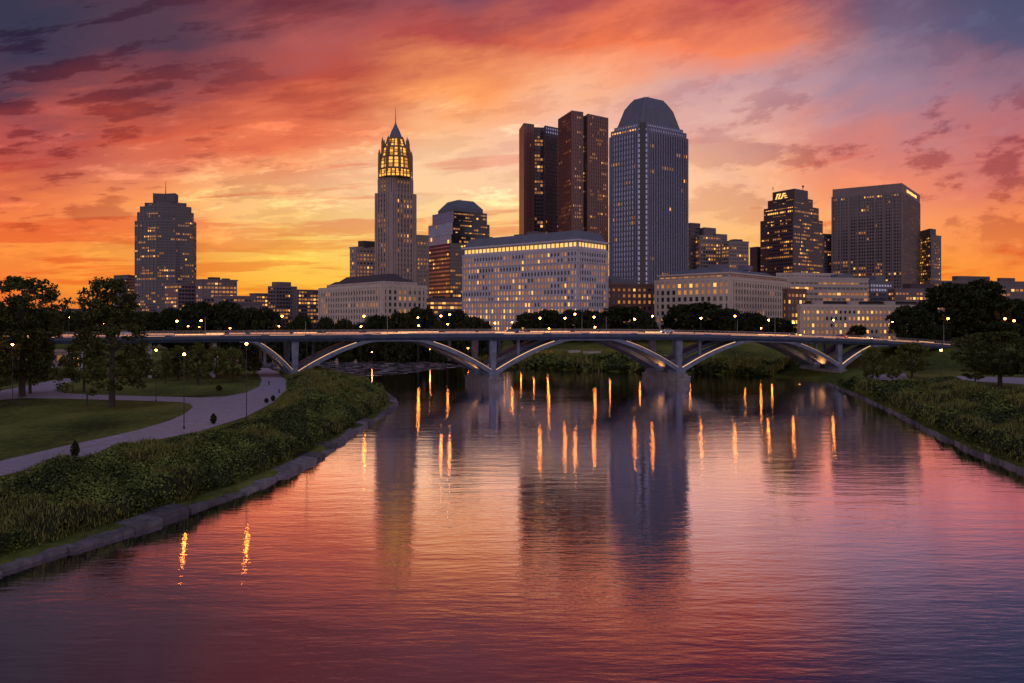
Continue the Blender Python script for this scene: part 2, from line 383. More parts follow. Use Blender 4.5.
def grid_sheet(name, xs, ys, hf, material, flip=False):
    X, Y = np.meshgrid(xs, ys); Z = hf(X, Y); nx, ny = len(xs), len(ys)
    me = bpy.data.meshes.new(name)
    co = np.stack([X.ravel(), Y.ravel(), Z.ravel()], 1)
    I = np.arange(nx * ny).reshape(ny, nx)
    q = np.stack([I[:-1, :-1].ravel(), I[:-1, 1:].ravel(), I[1:, 1:].ravel(), I[1:, :-1].ravel()], 1)
    me.vertices.add(len(co)); me.vertices.foreach_set('co', co.ravel())
    me.loops.add(q.size); me.loops.foreach_set('vertex_index', q.ravel())
    me.polygons.add(len(q)); me.polygons.foreach_set('loop_start', np.arange(0, q.size, 4)); me.polygons.foreach_set('loop_total', np.full(len(q), 4))
    me.polygons.foreach_set('use_smooth', np.ones(len(q), bool))
    me.update(); me.validate(); me.materials.append(material)
    return me
xs = np.concatenate([[-9000, -4000, -2000, -1200, -800, -600, -450], np.arange(-360, -150, 6), np.arange(-150, 150, 1.5), np.arange(150, 420, 6), [450, 600, 800, 1200, 2000, 4000, 9000]])
ys = np.concatenate([[-3000, -500, -100, -40, 0, 20, 32], np.arange(40, 300, 1.5), np.arange(300, 700, 6), [720, 760, 820, 900, 1000, 1300, 2000, 4000, 9000, 15000]])
props(lobj('ground', grid_sheet('ground', xs, ys, terrain, MT['grass_ground'])), kind='structure')
wb = MB(); wb.add([(-5000, -800, 0), (5000, -800, 0), (5000, 5000, 0), (-5000, 5000, 0)], [(0, 1, 2, 3)])
props(wb.build('water', 'water'), kind='structure')

def rapids():
    m = bpy.data.materials.new('rapids_sheen'); m.use_nodes = True; t = m.node_tree; b = t.nodes['Principled BSDF']
    b.inputs['Base Color'].default_value = (.75, .68, .7, 1); b.inputs['Roughness'].default_value = .5  # pale ripples, with the bright sky reflection painted into their colour
    tcn = t.nodes.new('ShaderNodeTexCoord'); mp = t.nodes.new('ShaderNodeMapping'); mp.inputs['Scale'].default_value = (.10, .30, 1); n = t.nodes.new('ShaderNodeTexNoise'); n.inputs['Scale'].default_value = 1.6; n.inputs['Detail'].default_value = 7; n.inputs['Roughness'].default_value = .7
    r = t.nodes.new('ShaderNodeMapRange'); r.inputs[1].default_value = .52; r.inputs[2].default_value = .66
    t.links.new(tcn.outputs['Object'], mp.inputs[0]); t.links.new(mp.outputs[0], n.inputs['Vector']); t.links.new(n.outputs[0], r.inputs[0]); t.links.new(r.outputs[0], b.inputs['Alpha'])
    return m
MT['rapids_sheen'] = rapids()
def flat_poly(name, pts, z, material, kind='structure', thick=0.0):
    tris = tessellate_polygon([[Vector((p[0], p[1], 0)) for p in pts]])
    me = bpy.data.meshes.new(name)
    n = len(pts); fs = []
    for t in tris:
        a, b, c = (Vector(pts[i][:2]) for i in t)
        fs.append(tuple(t) if (b - a).cross(c - a) > 0 else tuple(reversed(t)))
    me.from_pydata([(p[0], p[1], z) for p in pts], [], fs); me.materials.append(MT[material]); me.update()
    return props(lobj(name, me), kind=kind)
ring = [(-40,473),(0,461),(60,447),(100,438.5),(140,429.5),(170,420.5),(186,413),(193,407),(190,403.5),(180,402),(140,400.5),(60,398.5),(20,398),(-20,402),(-20,394),(20,387),(45,382),(62,378.5),(74,378),(76,380.5),(66,383),(58,386),(56,390),(64,393),(90,394.5),(140,396),(200,397.5),(225,396.5),(246,392.5),(259,386.5),(262,380),(257,372.5),(250,368),(268,368),(279,372.5),(286,380),(286,390),(272,403),(245,417),(200,431),(140,443),(60,462),(0,476),(-40,488)]
flat_poly('path', [GP(a, b, 3.5) for a, b in ring], 3.50, 'path_paving')
flat_poly('path', [GP(*p) for p in ((868, 375), (905, 373.5), (908, 378.5), (890, 380.5), (868, 379))], 3.50, 'path_paving')
flat_poly('path', [GP(*p) for p in ((955, 376), (1080, 379), (1120, 387), (1040, 385), (950, 380))], 3.50, 'path_paving')

flat_poly('water', [GP(a, b, 0.0) for a, b in ((318, 376), (345, 380), (420, 372), (470, 366), (430, 361.5), (360, 358), (300, 357), (262, 362), (262, 368))], 0.02, 'rapids_sheen')
# stone ledges
def ledge(name, pts, label, width, height, lmin, lmax, jit):
    mb = MB(); P = [Vector(p) for p in pts]
    def at(s):
        for i in range(len(P) - 1):
            l = (P[i + 1] - P[i]).length
            if s <= l: return P[i].lerp(P[i + 1], s / l), (P[i + 1] - P[i]).normalized()
            s -= l
        return P[-1], (P[-1] - P[-2]).normalized()
    tot = sum((P[i + 1] - P[i]).length for i in range(len(P) - 1)); s = 0
    while s < tot:
        l = random.uniform(lmin, lmax); 
        a, da = at(s); b, db = at(min(s + l - 0.12, tot)); s += l
        na, nb = Vector((-da.y, da.x)), Vector((-db.y, db.x))
        o = random.uniform(-jit, jit); o2 = o + random.uniform(-jit, jit) * 0.4; w = width * random.uniform(0.75, 1.2); h = height * random.uniform(0.75, 1.15); h = h + random.uniform(-.12, .12) * (width > 1); h2 = h + random.uniform(-0.12, 0.12)
        q = [a - na * (0.5 - o), b - nb * (0.5 - o2), b + nb * (w + o2), a + na * (w + o)]
        q2 = [a - na * (0.35 - o), b - nb * (0.35 - o2), b + nb * (w + o2), a + na * (w + o)]
        vs = [(p.x, p.y, -1.0) for p in q] + [(q2[0].x, q2[0].y, h - 0.1), (q2[1].x, q2[1].y, h2 - 0.12), (q2[2].x, q2[2].y, h2 + 0.12), (q2[3].x, q2[3].y, h + 0.1)]
        mb.add(vs, [(0, 1, 5, 4), (1, 2, 6, 5), (2, 3, 7, 6), (3, 0, 4, 7), (4, 5, 6, 7)])
    return props(mb.build(name, 'ledge_stone'), label, 'embankment')
ledge('stone_ledge', LB[1:13], 'broad grey stone ledge of rough slabs along the left river bank', 2.6, 0.55, 2.5, 7.5, 0.45)
ledge('stone_ledge', list(RB[10:-1]), 'narrow stone edging along the right river bank below the bushes', -0.75, 0.45, 2.0, 4.0, 0.12)

# ------------------------------------------------------------------ leaves in numpy
def leaf_mesh(name, cen, size, material, core=None, flat=0.0):
    n = len(cen)
    a = RNG.normal(size=(n, 3)); a /= np.linalg.norm(a, axis=1)[:, None]
    b = np.cross(a, RNG.normal(size=(n, 3))); b /= np.linalg.norm(b, axis=1)[:, None]
    sz = (size * RNG.uniform(0.55, 1.35, n))[:, None]
    a = a * sz; b = b * sz * 0.6
    co = np.stack([cen - a, cen - b * 0.9, cen + a, cen + b], 1).reshape(-1, 3)
    me = bpy.data.meshes.new(name); nc = 0
    me.vertices.add(len(co)); me.vertices.foreach_set('co', co.ravel())
    me.loops.add(n * 4); me.loops.foreach_set('vertex_index', np.arange(n * 4))
    me.polygons.add(n); me.polygons.foreach_set('loop_start', np.arange(0, n * 4, 4)); me.polygons.foreach_set('loop_total', np.full(n, 4))
    me.update(); me.materials.append(MT[material]); return me

def crown_pts(h0, h1, rad, clumps, per, cr, prof):
    """points of leaf clumps through a crown from h0 to h1; prof(t) gives relative radius"""
    pts = []; sd = RNG.random() * 200
    for i in range(clumps):
        t = RNG.random() ** 0.9; an = RNG.random() * 2 * math.pi; lob = .62 + .62 * float(vnoise(np.array(sd + 1.3 * math.cos(an) + 3), np.array(sd + 1.3 * math.sin(an) + t * 4))); r = lob * (rad * prof(t) * math.sqrt(RNG.random()) ** 0.8 if i % 3 else rad * prof(t) * RNG.uniform(0.85, 1.08))
        c = np.array([r * math.cos(an), r * math.sin(an), h0 + (h1 - h0) * t])
        k = cr * RNG.uniform(0.55, 1.25); m = int(per * (k / cr) ** 2)
        v = RNG.normal(size=(m, 3)); v /= np.linalg.norm(v, axis=1)[:, None]
        pts.append(c + v * (k * RNG.random((m, 1)) ** 0.45) * np.array([1.15, 1.15, 0.72]))
    return np.concatenate(pts)
def trunk_mesh(h, r, spread, top, limbs=7):
    mb = MB(); mb.tube([(0, 0, -0.5), (0, 0, h * 0.25), (0.1, 0.05, h * 0.6), (0.0, 0.1, top)], [r * 1.25, r, r * 0.7, r * 0.15], 8)
    for i in range(limbs):
        z = h * random.uniform(0.28, 0.75) ; an = i * 2.4 + random.random(); L = spread * random.uniform(0.5, 0.95) * (1.15 - z / top)
        e = Vector((math.cos(an) * L, math.sin(an) * L, z + L * random.uniform(0.5, 0.9)))
        mb.tube([(0, 0, z), (e.x * .5, e.y * .5, z + (e.z - z) * .4), e], [r * 0.42, r * 0.28, r * 0.08], 6)
    return mb.mesh('trunk', 'bark')
def prof_oval(t): return max(0.12, math.sin(math.pi * min(1, (0.10 + 0.86 * t))) ** 0.6)
def prof_cone(t): return 0.18 + 0.95 * (1 - t) ** 0.75 * min(1, 0.55 + t * 3)
def prof_round(t): return math.sqrt(max(0.05, 1 - (2 * t - 1) ** 2 * 0.93))
def prof_big(t): return (0.28 + 0.85 * (1 - t) ** 0.6) * min(1, 0.62 + t * 2.2)
# unit of a type: natural height h, radius r
TREES = {}
def tree_type(key, h, rad, h0, prof, clumps, per, cr, leaf, material, r=0.4):
    TREES[key] = (h, rad, trunk_mesh(h * 0.9, r, rad * 0.9, h * 0.93), leaf_mesh('crown', crown_pts(h0, h - cr * 0.45, rad - cr * 0.5, clumps, per, cr, prof), leaf, material))
tree_type('park_big', 27, 9.4, 3.6, prof_big, 210, 62, 1.2, 0.34, 'leaf_park', 0.55)
tree_type('park_broad', 24, 9.5, 4.5, prof_round, 190, 62, 1.35, 0.36, 'leaf_park', 0.55)
tree_type('park_small', 9, 3.8, 1.9, prof_round, 90, 60, 0.75, 0.24, 'leaf_lamplit', 0.22)
tree_type('park_slim', 10, 2.8, 1.6, prof_oval, 80, 55, 0.7, 0.24, 'leaf_lamplit', 0.2)
tree_type('city_round', 16, 8.5, 1.6, prof_round, 150, 60, 1.7, 0.62, 'leaf_dark', 0.45)
tree_type('city_oval', 16, 6.2, 2.0, prof_oval, 110, 60, 1.5, 0.62, 'leaf_dark', 0.4)
tree_type('city_wide', 14, 10.5, 1.4, prof_round, 170, 60, 1.8, 0.62, 'leaf_dark', 0.5)
tree_type('bank_broad', 16, 10, 4.2, prof_round, 230, 60, 1.2, 0.34, 'leaf_park', 0.5)
tree_used = {}
def tree(key, px, ytop, Y, wpx, label, group, z=None, name='tree', cat='tree'):
    h, rad, tm, cm = TREES[key]
    x = (px - 512) / FPX * Y
    if z is None: z = float(terrain(x, Y))
    H = ZY(ytop, Y) - z; sx = wpx / FPX * Y / (2 * rad)
    root = empty(name, (x, Y, z - 0.05), random.uniform(0, 6.28)); root.scale = (sx, sx, H / h)
    props(root, label, cat, group)
    t = lobj('trunk', tm, root); c = lobj('crown', cm, root)
    return root

# ------------------------------------------------------------------ buildings
CAMP = Vector((0, 0))
def P4(xl, Dl, xc, Dc, xr, Dr):
    L, C, R = PX(xl, Dl).xy, PX(xc, Dc).xy, PX(xr, Dr).xy
    return [C, R, R + L - C, L]
def inset(poly, m):
    n = len(poly); out = []
    for i in range(n):
        a, b, c = poly[i - 1], poly[i], poly[(i + 1) % n]
        d1 = (b - a).normalized(); d2 = (c - b).normalized()
        n1, n2 = Vector((-d1.y, d1.x)), Vector((-d2.y, d2.x))
        k = 1 + n1.dot(n2); out.append(b + (n1 + n2) * (m / max(k, 0.2)))
    return out
def chamfer(poly, c):
    out = []; n = len(poly)
    for i in range(n):
        a, b, d = poly[i - 1], poly[i], poly[(i + 1) % n]
        out += [b + (a - b).normalized() * c, b + (d - b).normalized() * c]
    return out
PANES = {}
def pane(mi):
    if mi not in PANES:
        mb = MB(); mb.v = [(-.5, 0, -.5), (.5, 0, -.5), (.5, 0, .5), (-.5, 0, .5), (-.5, -.08, -.5), (.5, -.08, -.5), (.5, -.08, .5), (-.5, -.08, .5)]
        mb.f = [(4, 5, 6, 7), (0, 1, 5, 4), (1, 2, 6, 5), (2, 3, 7, 6), (3, 0, 4, 7)]; mb.m = [0] * 5
        PANES[mi] = mb.mesh('window', [WM[mi]])
    return PANES[mi]
WM = ['glass_dark', 'glass_blue', 'lit_low', 'lit_mid', 'lit_high', 'lit_attic', 'gold_glow']
ALLB = []
class Building:
    def __init__(s, name, label, cat='building', wall='white_stone'):
        s.name, s.label, s.cat, s.wm = name, label, cat, wall; s.walls = {}; s.win = []; s.parts = []; s.loc = None
    def wmb(s, m=None): return s.walls.setdefault(m or s.wm, MB())
    def tier(s, poly, z0, z1, wall=None, st=None, edges=None, parapet=0.0):
        mb = s.wmb(wall); mb.prism(poly, z0, z1)
        if s.loc is None: s.loc = (sum(p.x for p in poly) / len(poly), sum(p.y for p in poly) / len(poly), z0)
        if parapet:
            pp = MB(); pp.prism(inset(poly, -0.5), z1 - parapet, z1 + 0.4); s.parts.append(('cornice', pp, wall or s.wm))
        if st:
            n = len(poly)
            for i in range(n):
                if edges is not None and i not in edges: continue
                s.facade(poly[i], poly[(i + 1) % n], z0, z1 - parapet, wall or s.wm, dict(st, **(st.get('e%d' % i, {}))))
    def facade(s, p, q, z0, z1, wall, st):
        L = (q - p).length; 
        if L < 1.5: return
        u = (q - p) / L; nrm = Vector((u.y, -u.x)); mid = (p + q) / 2
        if nrm.dot((CAMP - mid).normalized()) < -0.12: return
        bay, fl = st.get('bay', 4), st.get('fl', 4); fw, fh = st.get('fw', .6), st.get('fh', .6); pd, bd = st.get('pd', .35), st.get('bd', .22)
        mt, mbm = st.get('mt', 0.6), st.get('mb', 0.0)
        za, zb = z0 + mbm, z1 - mt
        nu = max(1, round(L / bay)); nz = max(1, round((zb - za) / fl)); bw = L / nu; bh = (zb - za) / nz
        mb = s.wmb(wall); rz = math.atan2(u.y, u.x)
        pier_every = st.get('pe', 1)
        if pd > 0:
            for i in range(0, nu + 1, pier_every):
                w = bw * (1 - fw) * (st.get('pw', 1)); c = p + u * min(max(i * bw, w / 2), L - w / 2) + nrm * (pd / 2 - 0.05)
                mb.box((c.x, c.y, (z0 + z1) / 2), (w, pd + 0.1, z1 - z0 - 0.02), rz)
        if bd > 0:
            for j in range(nz + 1):
                h = bh * (1 - fh); zc = min(max(za + j * bh, z0 + h / 2 + .03), z1 - h / 2 - .03); c = mid + nrm * (bd / 2 - 0.05)
                mb.box((c.x, c.y, zc), (L - 0.06, bd + 0.1, h), rz)
        pl = st.get('lit', 0.2); dk = st.get('dark', 0); rows = st.get('rows', {}); hot = st.get('hot', 0.25)
        run = 0
        for j in range(nz):
            jt = nz - 1 - j; pr = rows.get(jt, rows.get(-1 - j, pl)); hr = hot
            if isinstance(pr, tuple): pr, hr = pr
            band = RNG.random() < st.get('bandp', 0); 
            if band: pr = max(pr, 0.75)
            for i in range(nu):
                stick = .62 if pr < .9 else 0
                on = pr >= 1 or (RNG.random() < (stick + (1 - stick) * pr if run else (1 - stick) * pr)); run = on
                if on:
                    mi = 4 if RNG.random() < hr * .6 else (3 if RNG.random() < 0.42 else 2)
                    if hr >= 1: mi = 5
                else: mi = dk
                c = p + u * ((i + .5) * bw)
                s.win.append((c.x + nrm.x * 0.04, c.y + nrm.y * 0.04, za + (j + .5) * bh, bw * fw, bh * fh, rz, mi))
    def part(s, name, mb, m): s.parts.append((name, mb, m))
    def finish(s, nsep=100):
        root = empty(s.name, s.loc); props(root, s.label, s.cat); ox, oy, oz = s.loc
        for m, mb in s.walls.items():
            mb.v = [(a - ox, b - oy, c - oz) for a, b, c in mb.v]; mb.build('wall', m, root)
        for nme, mb, m in s.parts:
            mb.v = [(a - ox, b - oy, c - oz) for a, b, c in mb.v]; mb.build(nme, m, root)
        def area(w):
            n = Vector((math.sin(w[5]), -math.cos(w[5]))); v = Vector((w[0], w[1])); d = v.length
            vis = 1.0 if w[2] > 30 else 0.5
            return w[3] * w[4] * abs(n.dot(v)) / d ** 3 * vis
        ws = sorted(s.win, key=area, reverse=True)
        for w in ws[:nsep]:
            o = bpy.data.objects.new('window', pane(w[6])); COL.objects.link(o); o.parent = root
            o.location = (w[0] - ox, w[1] - oy, w[2] - oz); o.rotation_euler = (0, 0, w[5]); o.scale = (w[3], 1, w[4])
        if len(ws) > nsep:
            mb = MB()
            for w in ws[nsep:]:
                co, si = math.cos(w[5]), math.sin(w[5]); a, h = w[3] / 2, w[4] / 2; x, y, z = w[0] - ox, w[1] - oy, w[2] - oz
                P = [(x + q * co + d * si, y + q * si - d * co, z + r) for d in (0, .08) for q, r in ((-a, -h), (a, -h), (a, h), (-a, h))]
                mb.add(P, [(4, 5, 6, 7), (0, 1, 5, 4), (1, 2, 6, 5), (2, 3, 7, 6), (3, 0, 4, 7)], w[6])
            o = mb.build('window', WM, root); o['kind'] = 'stuff'
        return root
GZ = 7.0
def roofbits(b, poly, z, items, m='dark_roof'):
    """plant rooms on a roof: (u, v, w, d, h) as fractions of the footprint"""
    C, R, B_, L = poly[:4]
    for u, v, w, d, h in items:
        mb = MB(); c = C + (R - C) * u + (L - C) * v; rz = math.atan2((R - C).y, (R - C).x)
        mb.box((c.x, c.y, z + h / 2), (w, d, h), rz); b.part('plant_room', mb, m)

# 1 left residential tower
def b_left_tower():
    b = Building('residential_tower', 'tall brown residential tower with stepped octagonal top and antenna, standing alone at the left', 'tower', 'grey_granite')
    D = 900
    st = dict(bay=2.5, fl=3.2, fw=.62, fh=.55, lit=.20, hot=.12, pd=.5, bd=.25, pe=2, dark=0)
    core = P4(127, 915, 165, D, 204, 925)
    z = lambda y: ZY(y, 912)
    o1 = chamfer(core, 11)
    b.tier(o1, GZ, z(221), None, st)
    b.tier(inset(o1, 2.2), z(221), z(212), None, dict(st, mt=.3)); b.tier(inset(o1, 4.8), z(212), z(206), None, dict(st, mt=.3))
    b.tier(inset(o1, 9.5), z(206), z(202), None, dict(st, lit=.3))
    b.tier(inset(o1, 20), z(202), z(193), 'dusk_grey')
    mb = MB(); c = o1[0].lerp(o1[4], .5); mb.tube([(c.x, c.y, z(193)), (c.x, c.y, z(180))], [.5, .15], 6); b.part('antenna', mb, 'pole_metal')
    b.finish()
b_left_tower()

def simple(name, label, cat, wall, pts, ytop, st, extra=None, nsep=100, parapet=0.8, zb=GZ, ref=None):
    b = Building(name, label, cat, wall); poly = P4(*pts); z1 = ZY(ytop, ref or pts[3])
    b.tier(poly, zb, z1, None, st, parapet=parapet)
    if extra: extra(b, poly, z1)
    b.finish(nsep); return b
off = dict(bay=3.0, fl=3.5, fw=.72, fh=.5, lit=.25, pd=.25, bd=.3, bandp=.06)
simple('office_block', 'small dark block peeking out behind the big park tree, left of the residential tower', 'building', 'dusk_grey', (114, 965, 128, 950, 140, 980), 275, dict(off, lit=.05))
simple('apartment_building', 'pale mauve slab block directly below the right side of the residential tower', 'building', 'mauve_concrete', (165, 715, 178, 700, 207, 720), 283, dict(off, fw=.8, lit=.10))
simple('apartment_building', 'flat-roofed mauve block with many lit windows right of the residential tower', 'building', 'mauve_concrete', (196, 690, 203, 685, 237, 700), 279.5, dict(off, lit=.42),
       lambda b, p, z: roofbits(b, p, z, [(.4, .4, 9, 7, 2.2), (.75, .4, 6, 5, 1.5)]))
simple('low_building', 'low mauve building between two mauve blocks at the left treeline', 'building', 'mauve_concrete', (214, 655, 222, 650, 252, 665), 296, dict(off, lit=.3))
def ex(b, p, z):
    st = dict(off, lit=.3)
    b.tier(P4(268, 752, 276, 748, 297, 760), GZ, ZY(286, 748), None, st); b.tier(P4(272, 757, 278, 754, 291, 762), ZY(286, 748), ZY(281.5, 748), None, dict(st, mt=.2))
    b.tier(P4(290, 742, 298, 738, 319, 750), GZ, ZY(289.5, 738), 'dusk_grey', dict(st, lit=.35))
simple('stepped_building', 'dark stepped office complex with scattered lights left of the cream podium block', 'building', 'mauve_concrete', (250, 755, 256, 750, 276, 765), 293.5, dict(off, lit=.4), ex)
simple('low_building', 'distant low block with blue roof between the two left trees', 'building', 'slate_roof', (62, 905, 70, 900, 86, 915), 309, dict(off, lit=.05))

# 6 cream podium block
def b_podium():
    b = Building('courthouse_block', 'broad cream stone block with window grid and stepped dark roof below the spire tower', 'building', 'cream_light')
    pts = (319, 640, 382, 560, 426, 590); p = P4(*pts); z = lambda y: ZY(y, 560)
    st = dict(bay=4.3, fl=4.4, fw=.5, fh=.6, lit=.10, hot=.1, pd=.7, bd=.3, mt=1.2)
    b.tier(p, GZ, z(284.5), None, dict(st, e0=dict(lit=.22, rows={3: .55}), e3=dict(rows={2: .18})), parapet=1.6)
    q = inset(p, 5); b.tier(q, z(284.5), z(280.5), 'cream_stone', dict(bay=4, fl=3, fw=.6, fh=.5, lit=.15, mt=.3))
    r = inset(p, 8); mb = MB(); mb.prism(inset(p, 6), z(280.5), z(277), inset(p, 10)); b.part('roof', mb, 'dark_roof')
    mb = MB(); mb.prism(inset(p, 12), z(277), z(271.5), inset(p, 17)); b.part('roof', mb, 'dark_roof')
    b.finish()
b_podium()

# 7 spire tower
def b_spire():
    b = Building('spire_tower', 'slender stone skyscraper with golden floodlit crown, domed cap and needle spire', 'tower', 'terracotta')
    D = 640; z = lambda y: ZY(y, 652); core = P4(373.5, 650, 391, D, 417.5, 655)
    st = dict(bay=2.9, fl=4.0, fw=.42, fh=.6, lit=.15, hot=.1, pd=.8, bd=.15, rows={0: .3, 1: .2})
    b.tier(chamfer(core, 2.0), GZ, z(194), None, st)
    c2 = chamfer(inset(core, 1.4), 2.2); b.tier(c2, z(194), z(178.5), None, dict(st, lit=.35, rows={0: 1, 3: .6}), parapet=1.2)
    ctr = c2[0].lerp(c2[4], .5)
    def oct(r, k=8, ph=.39): return [ctr + Vector((math.cos(ph + i * 2 * math.pi / k), math.sin(ph + i * 2 * math.pi / k))) * r for i in range(k)]
    # crown tiers, each with glowing panels between stone ribs
    def crown(r0, r1, y0, y1, wall, n=2):
        mb = b.wmb(wall); a, c = oct(r0), oct(r1); mb.prism(a, z(y0), z(y1), c)
        g = MB(); rb = MB()
        for i in range(8):
            A, B_, C, E = a[i], a[(i + 1) % 8], c[(i + 1) % 8], c[i]
            nn = Vector(((B_ - A).y, -(B_ - A).x)).normalized() * .15
            for k in range(n):
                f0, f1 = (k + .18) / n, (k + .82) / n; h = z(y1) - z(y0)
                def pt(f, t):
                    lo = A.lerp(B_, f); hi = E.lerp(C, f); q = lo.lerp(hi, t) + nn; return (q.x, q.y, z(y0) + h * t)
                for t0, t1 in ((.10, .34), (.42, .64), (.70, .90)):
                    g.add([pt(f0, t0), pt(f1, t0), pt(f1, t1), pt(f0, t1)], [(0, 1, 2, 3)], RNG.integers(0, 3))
            q0 = a[i] + (a[i] - ctr).normalized() * .3; q1 = c[i] + (c[i] - ctr).normalized() * .3
            rb.tube([(q0.x, q0.y, z(y0)), (q1.x, q1.y, z(y1) + 1.4)], [.8, .4], 5)
        bd_ = MB(); bd_.prism(oct(r1 + .9), z(y1) - .9, z(y1) + .5); b.part('cornice', bd_, wall)
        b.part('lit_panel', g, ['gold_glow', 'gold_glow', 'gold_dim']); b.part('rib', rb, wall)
    crown(13.6, 13.4, 178.5, 170, 'crown_stone', 3)
    crown(12.3, 11.6, 170, 158, 'crown_stone', 2)
    crown(10.8, 9.4, 158, 148, 'crown_stone', 2)
    crown(8.2, 6.0, 148, 139, 'crown_stone', 2)
    for i in range(8):  # turrets with pointed caps
        for R_, yb, yt in ((13.4, 174, 151), (10.8, 160, 139)):
            q = ctr + Vector((math.cos(.39 + i * math.pi / 4), math.sin(.39 + i * math.pi / 4))) * R_
            mb = MB(); mb.tube([(q.x, q.y, z(yb)), (q.x, q.y, z(yt) - 3), (q.x, q.y, z(yt) + 1)], [1.3, 1.1, .08], 6); b.part('pinnacle', mb, 'crown_stone')
    mb = MB(); mb.tube([(ctr.x, ctr.y, z(139)), (ctr.x, ctr.y, z(136)), (ctr.x, ctr.y, z(131)), (ctr.x, ctr.y, z(127)), (ctr.x, ctr.y, z(124))], [5.4, 4.9, 3.4, 1.7, .8], 12); b.part('dome', mb, 'slate_roof')
    mb = MB(); mb.tube([(ctr.x, ctr.y, z(124)), (ctr.x, ctr.y, z(121)), (ctr.x, ctr.y, z(107))], [.9, .45, .15], 6); b.part('spire', mb, 'cream_stone')
    b.finish()
b_spire()
simple('office_building', 'mid-rise brown stone wing attached behind the left side of the spire tower', 'building', 'terracotta', (350, 690, 356, 685, 380, 695), 247, dict(off, fw=.5, lit=.45, hot=.1),
       lambda b, p, z: b.tier(P4(358, 690, 364, 687, 379, 695), z, ZY(241, 690), 'dark_roof'))
simple('office_building', 'dark brown mid-rise between the spire tower and the stepped glass tower', 'building', 'terracotta', (410, 690, 414, 685, 429, 692), 235, dict(off, fw=.5, lit=.40, hot=.12))

# 9 stepped glass tower
def b_glass():
    b = Building('glass_tower', 'stepped black glass tower with blue left face and sloped cap, right of the spire tower', 'tower', 'black_glass')
    z = lambda y: ZY(y, 700)
    st = dict(bay=2.4, fl=3.7, fw=.82, fh=.45, lit=.28, hot=.25, pd=.15, bd=.2, e3=dict(dark=1, lit=.10), bandp=.2)
    b.tier(P4(427, 735, 450, 700, 463.5, 705), GZ, z(243), None, dict(st, lit=.35), parapet=0)
    b.tier(P4(427.5, 742, 452, 710, 493, 735), GZ, z(233), None, dict(st, e3=dict(dark=1, lit=.05)))
    b.tier(P4(429, 745, 453, 714, 489.5, 737), z(233), z(220), None, st)
    b.tier(P4(433, 748, 454, 718, 487, 738), z(220), z(208), None, st)
    p = P4(438, 750, 456, 722, 483, 740); b.tier(p, z(208), z(203.5), 'slate_roof')
    mb = MB(); mb.prism(p, z(203.5), z(194.5), [q.lerp(p[0].lerp(p[2], .5), .42) for q in p]); b.part('roof', mb, 'slate_roof')
    # blue curtain wall on the left faces
    for (a, c, y0, y1) in (((427.3, 741.5), (451.6, 709.6), 300, 233), ((428.8, 744.5), (452.8, 713.4), 233, 220), ((432.8, 747.5), (453.8, 717.4), 220, 208)):
        A, C = PX(*a).xy, PX(*c).xy; n = Vector(((C - A).y, -(C - A).x)).normalized()
        b.facade(A + n * .3, C + n * .3, z(y0), z(y1), 'blue_glass', dict(bay=3, fl=3.9, fw=.8, fh=.85, lit=.06, dark=1, pd=.2, bd=.15))
    mb = MB(); c = p[0].lerp(p[2], .5); mb.tube([(c.x, c.y, z(194.5)), (c.x, c.y, z(191.5))], [.4, .2], 5); b.part('antenna', mb, 'pole_metal')
    b.finish()
b_glass()
simple('low_building', 'low dark building with one bright lit storey at the foot of the black glass tower', 'building', 'mauve_concrete', (424, 640, 430, 630, 466, 632), 299, dict(off, fw=.85, lit=.5, rows={0: (.9, .6)}),
       lambda b, p, z: roofbits(b, p, z, [(.3, .3, 10, 6, 2.5)]))

# 10 long white block
def b_white():
    b = Building('office_block', 'long white stone office block with glowing attic storey and grey hipped roof behind the bridge', 'building', 'white_stone')
    p = P4(463, 486, 578, 430, 607.5, 452); z = lambda y: ZY(y, 430)
    st = dict(bay=2.35, fl=3.5, fw=.58, fh=.6, lit=.58, hot=.12, pd=.6, bd=.3, mt=.5, e3=dict(rows={0: .5, 1: .6, 5: .7, 7: .75, 8: .8, 9: (.95, .45), 10: (1, .6), 11: (1, .7), 12: (1, .7)}), e0=dict(lit=.5, rows={8: .8, 9: .8}))
    b.tier(p, GZ, z(249), None, st)
    for yy in (262, 300):
        sc = MB(); sc.prism(inset(p, -.75), z(yy), z(yy) + .55); b.part('string_course', sc, 'white_stone')
    c1 = MB(); c1.prism(inset(p, -.5), z(249), z(247.3)); b.part('cornice', c1, 'white_stone')
    b.tier(inset(p, .6), z(247.3), z(240.5), None, dict(bay=3.0, fl=4, fw=.72, fh=.80, lit=1, hot=1, pd=.3, bd=.15, mt=.1, e0=dict(lit=.9, hot=1)))
    c2 = MB(); c2.prism(inset(p, -.7), z(240.5), z(238.8)); b.part('cornice', c2, 'white_stone')
    rf = MB(); rf.prism(inset(p, .3), z(238.8), z(229.3), inset(p, 3.2)); b.part('roof', rf, 'slate_roof')
    roofbits(b, p, z(229.3), [(.5, .45, 14, 6, 2.2), (.5, .95, 10, 5, 2.0), (.5, .6, 8, 5, 1.6)], 'dusk_grey')
    b.finish()
b_white()

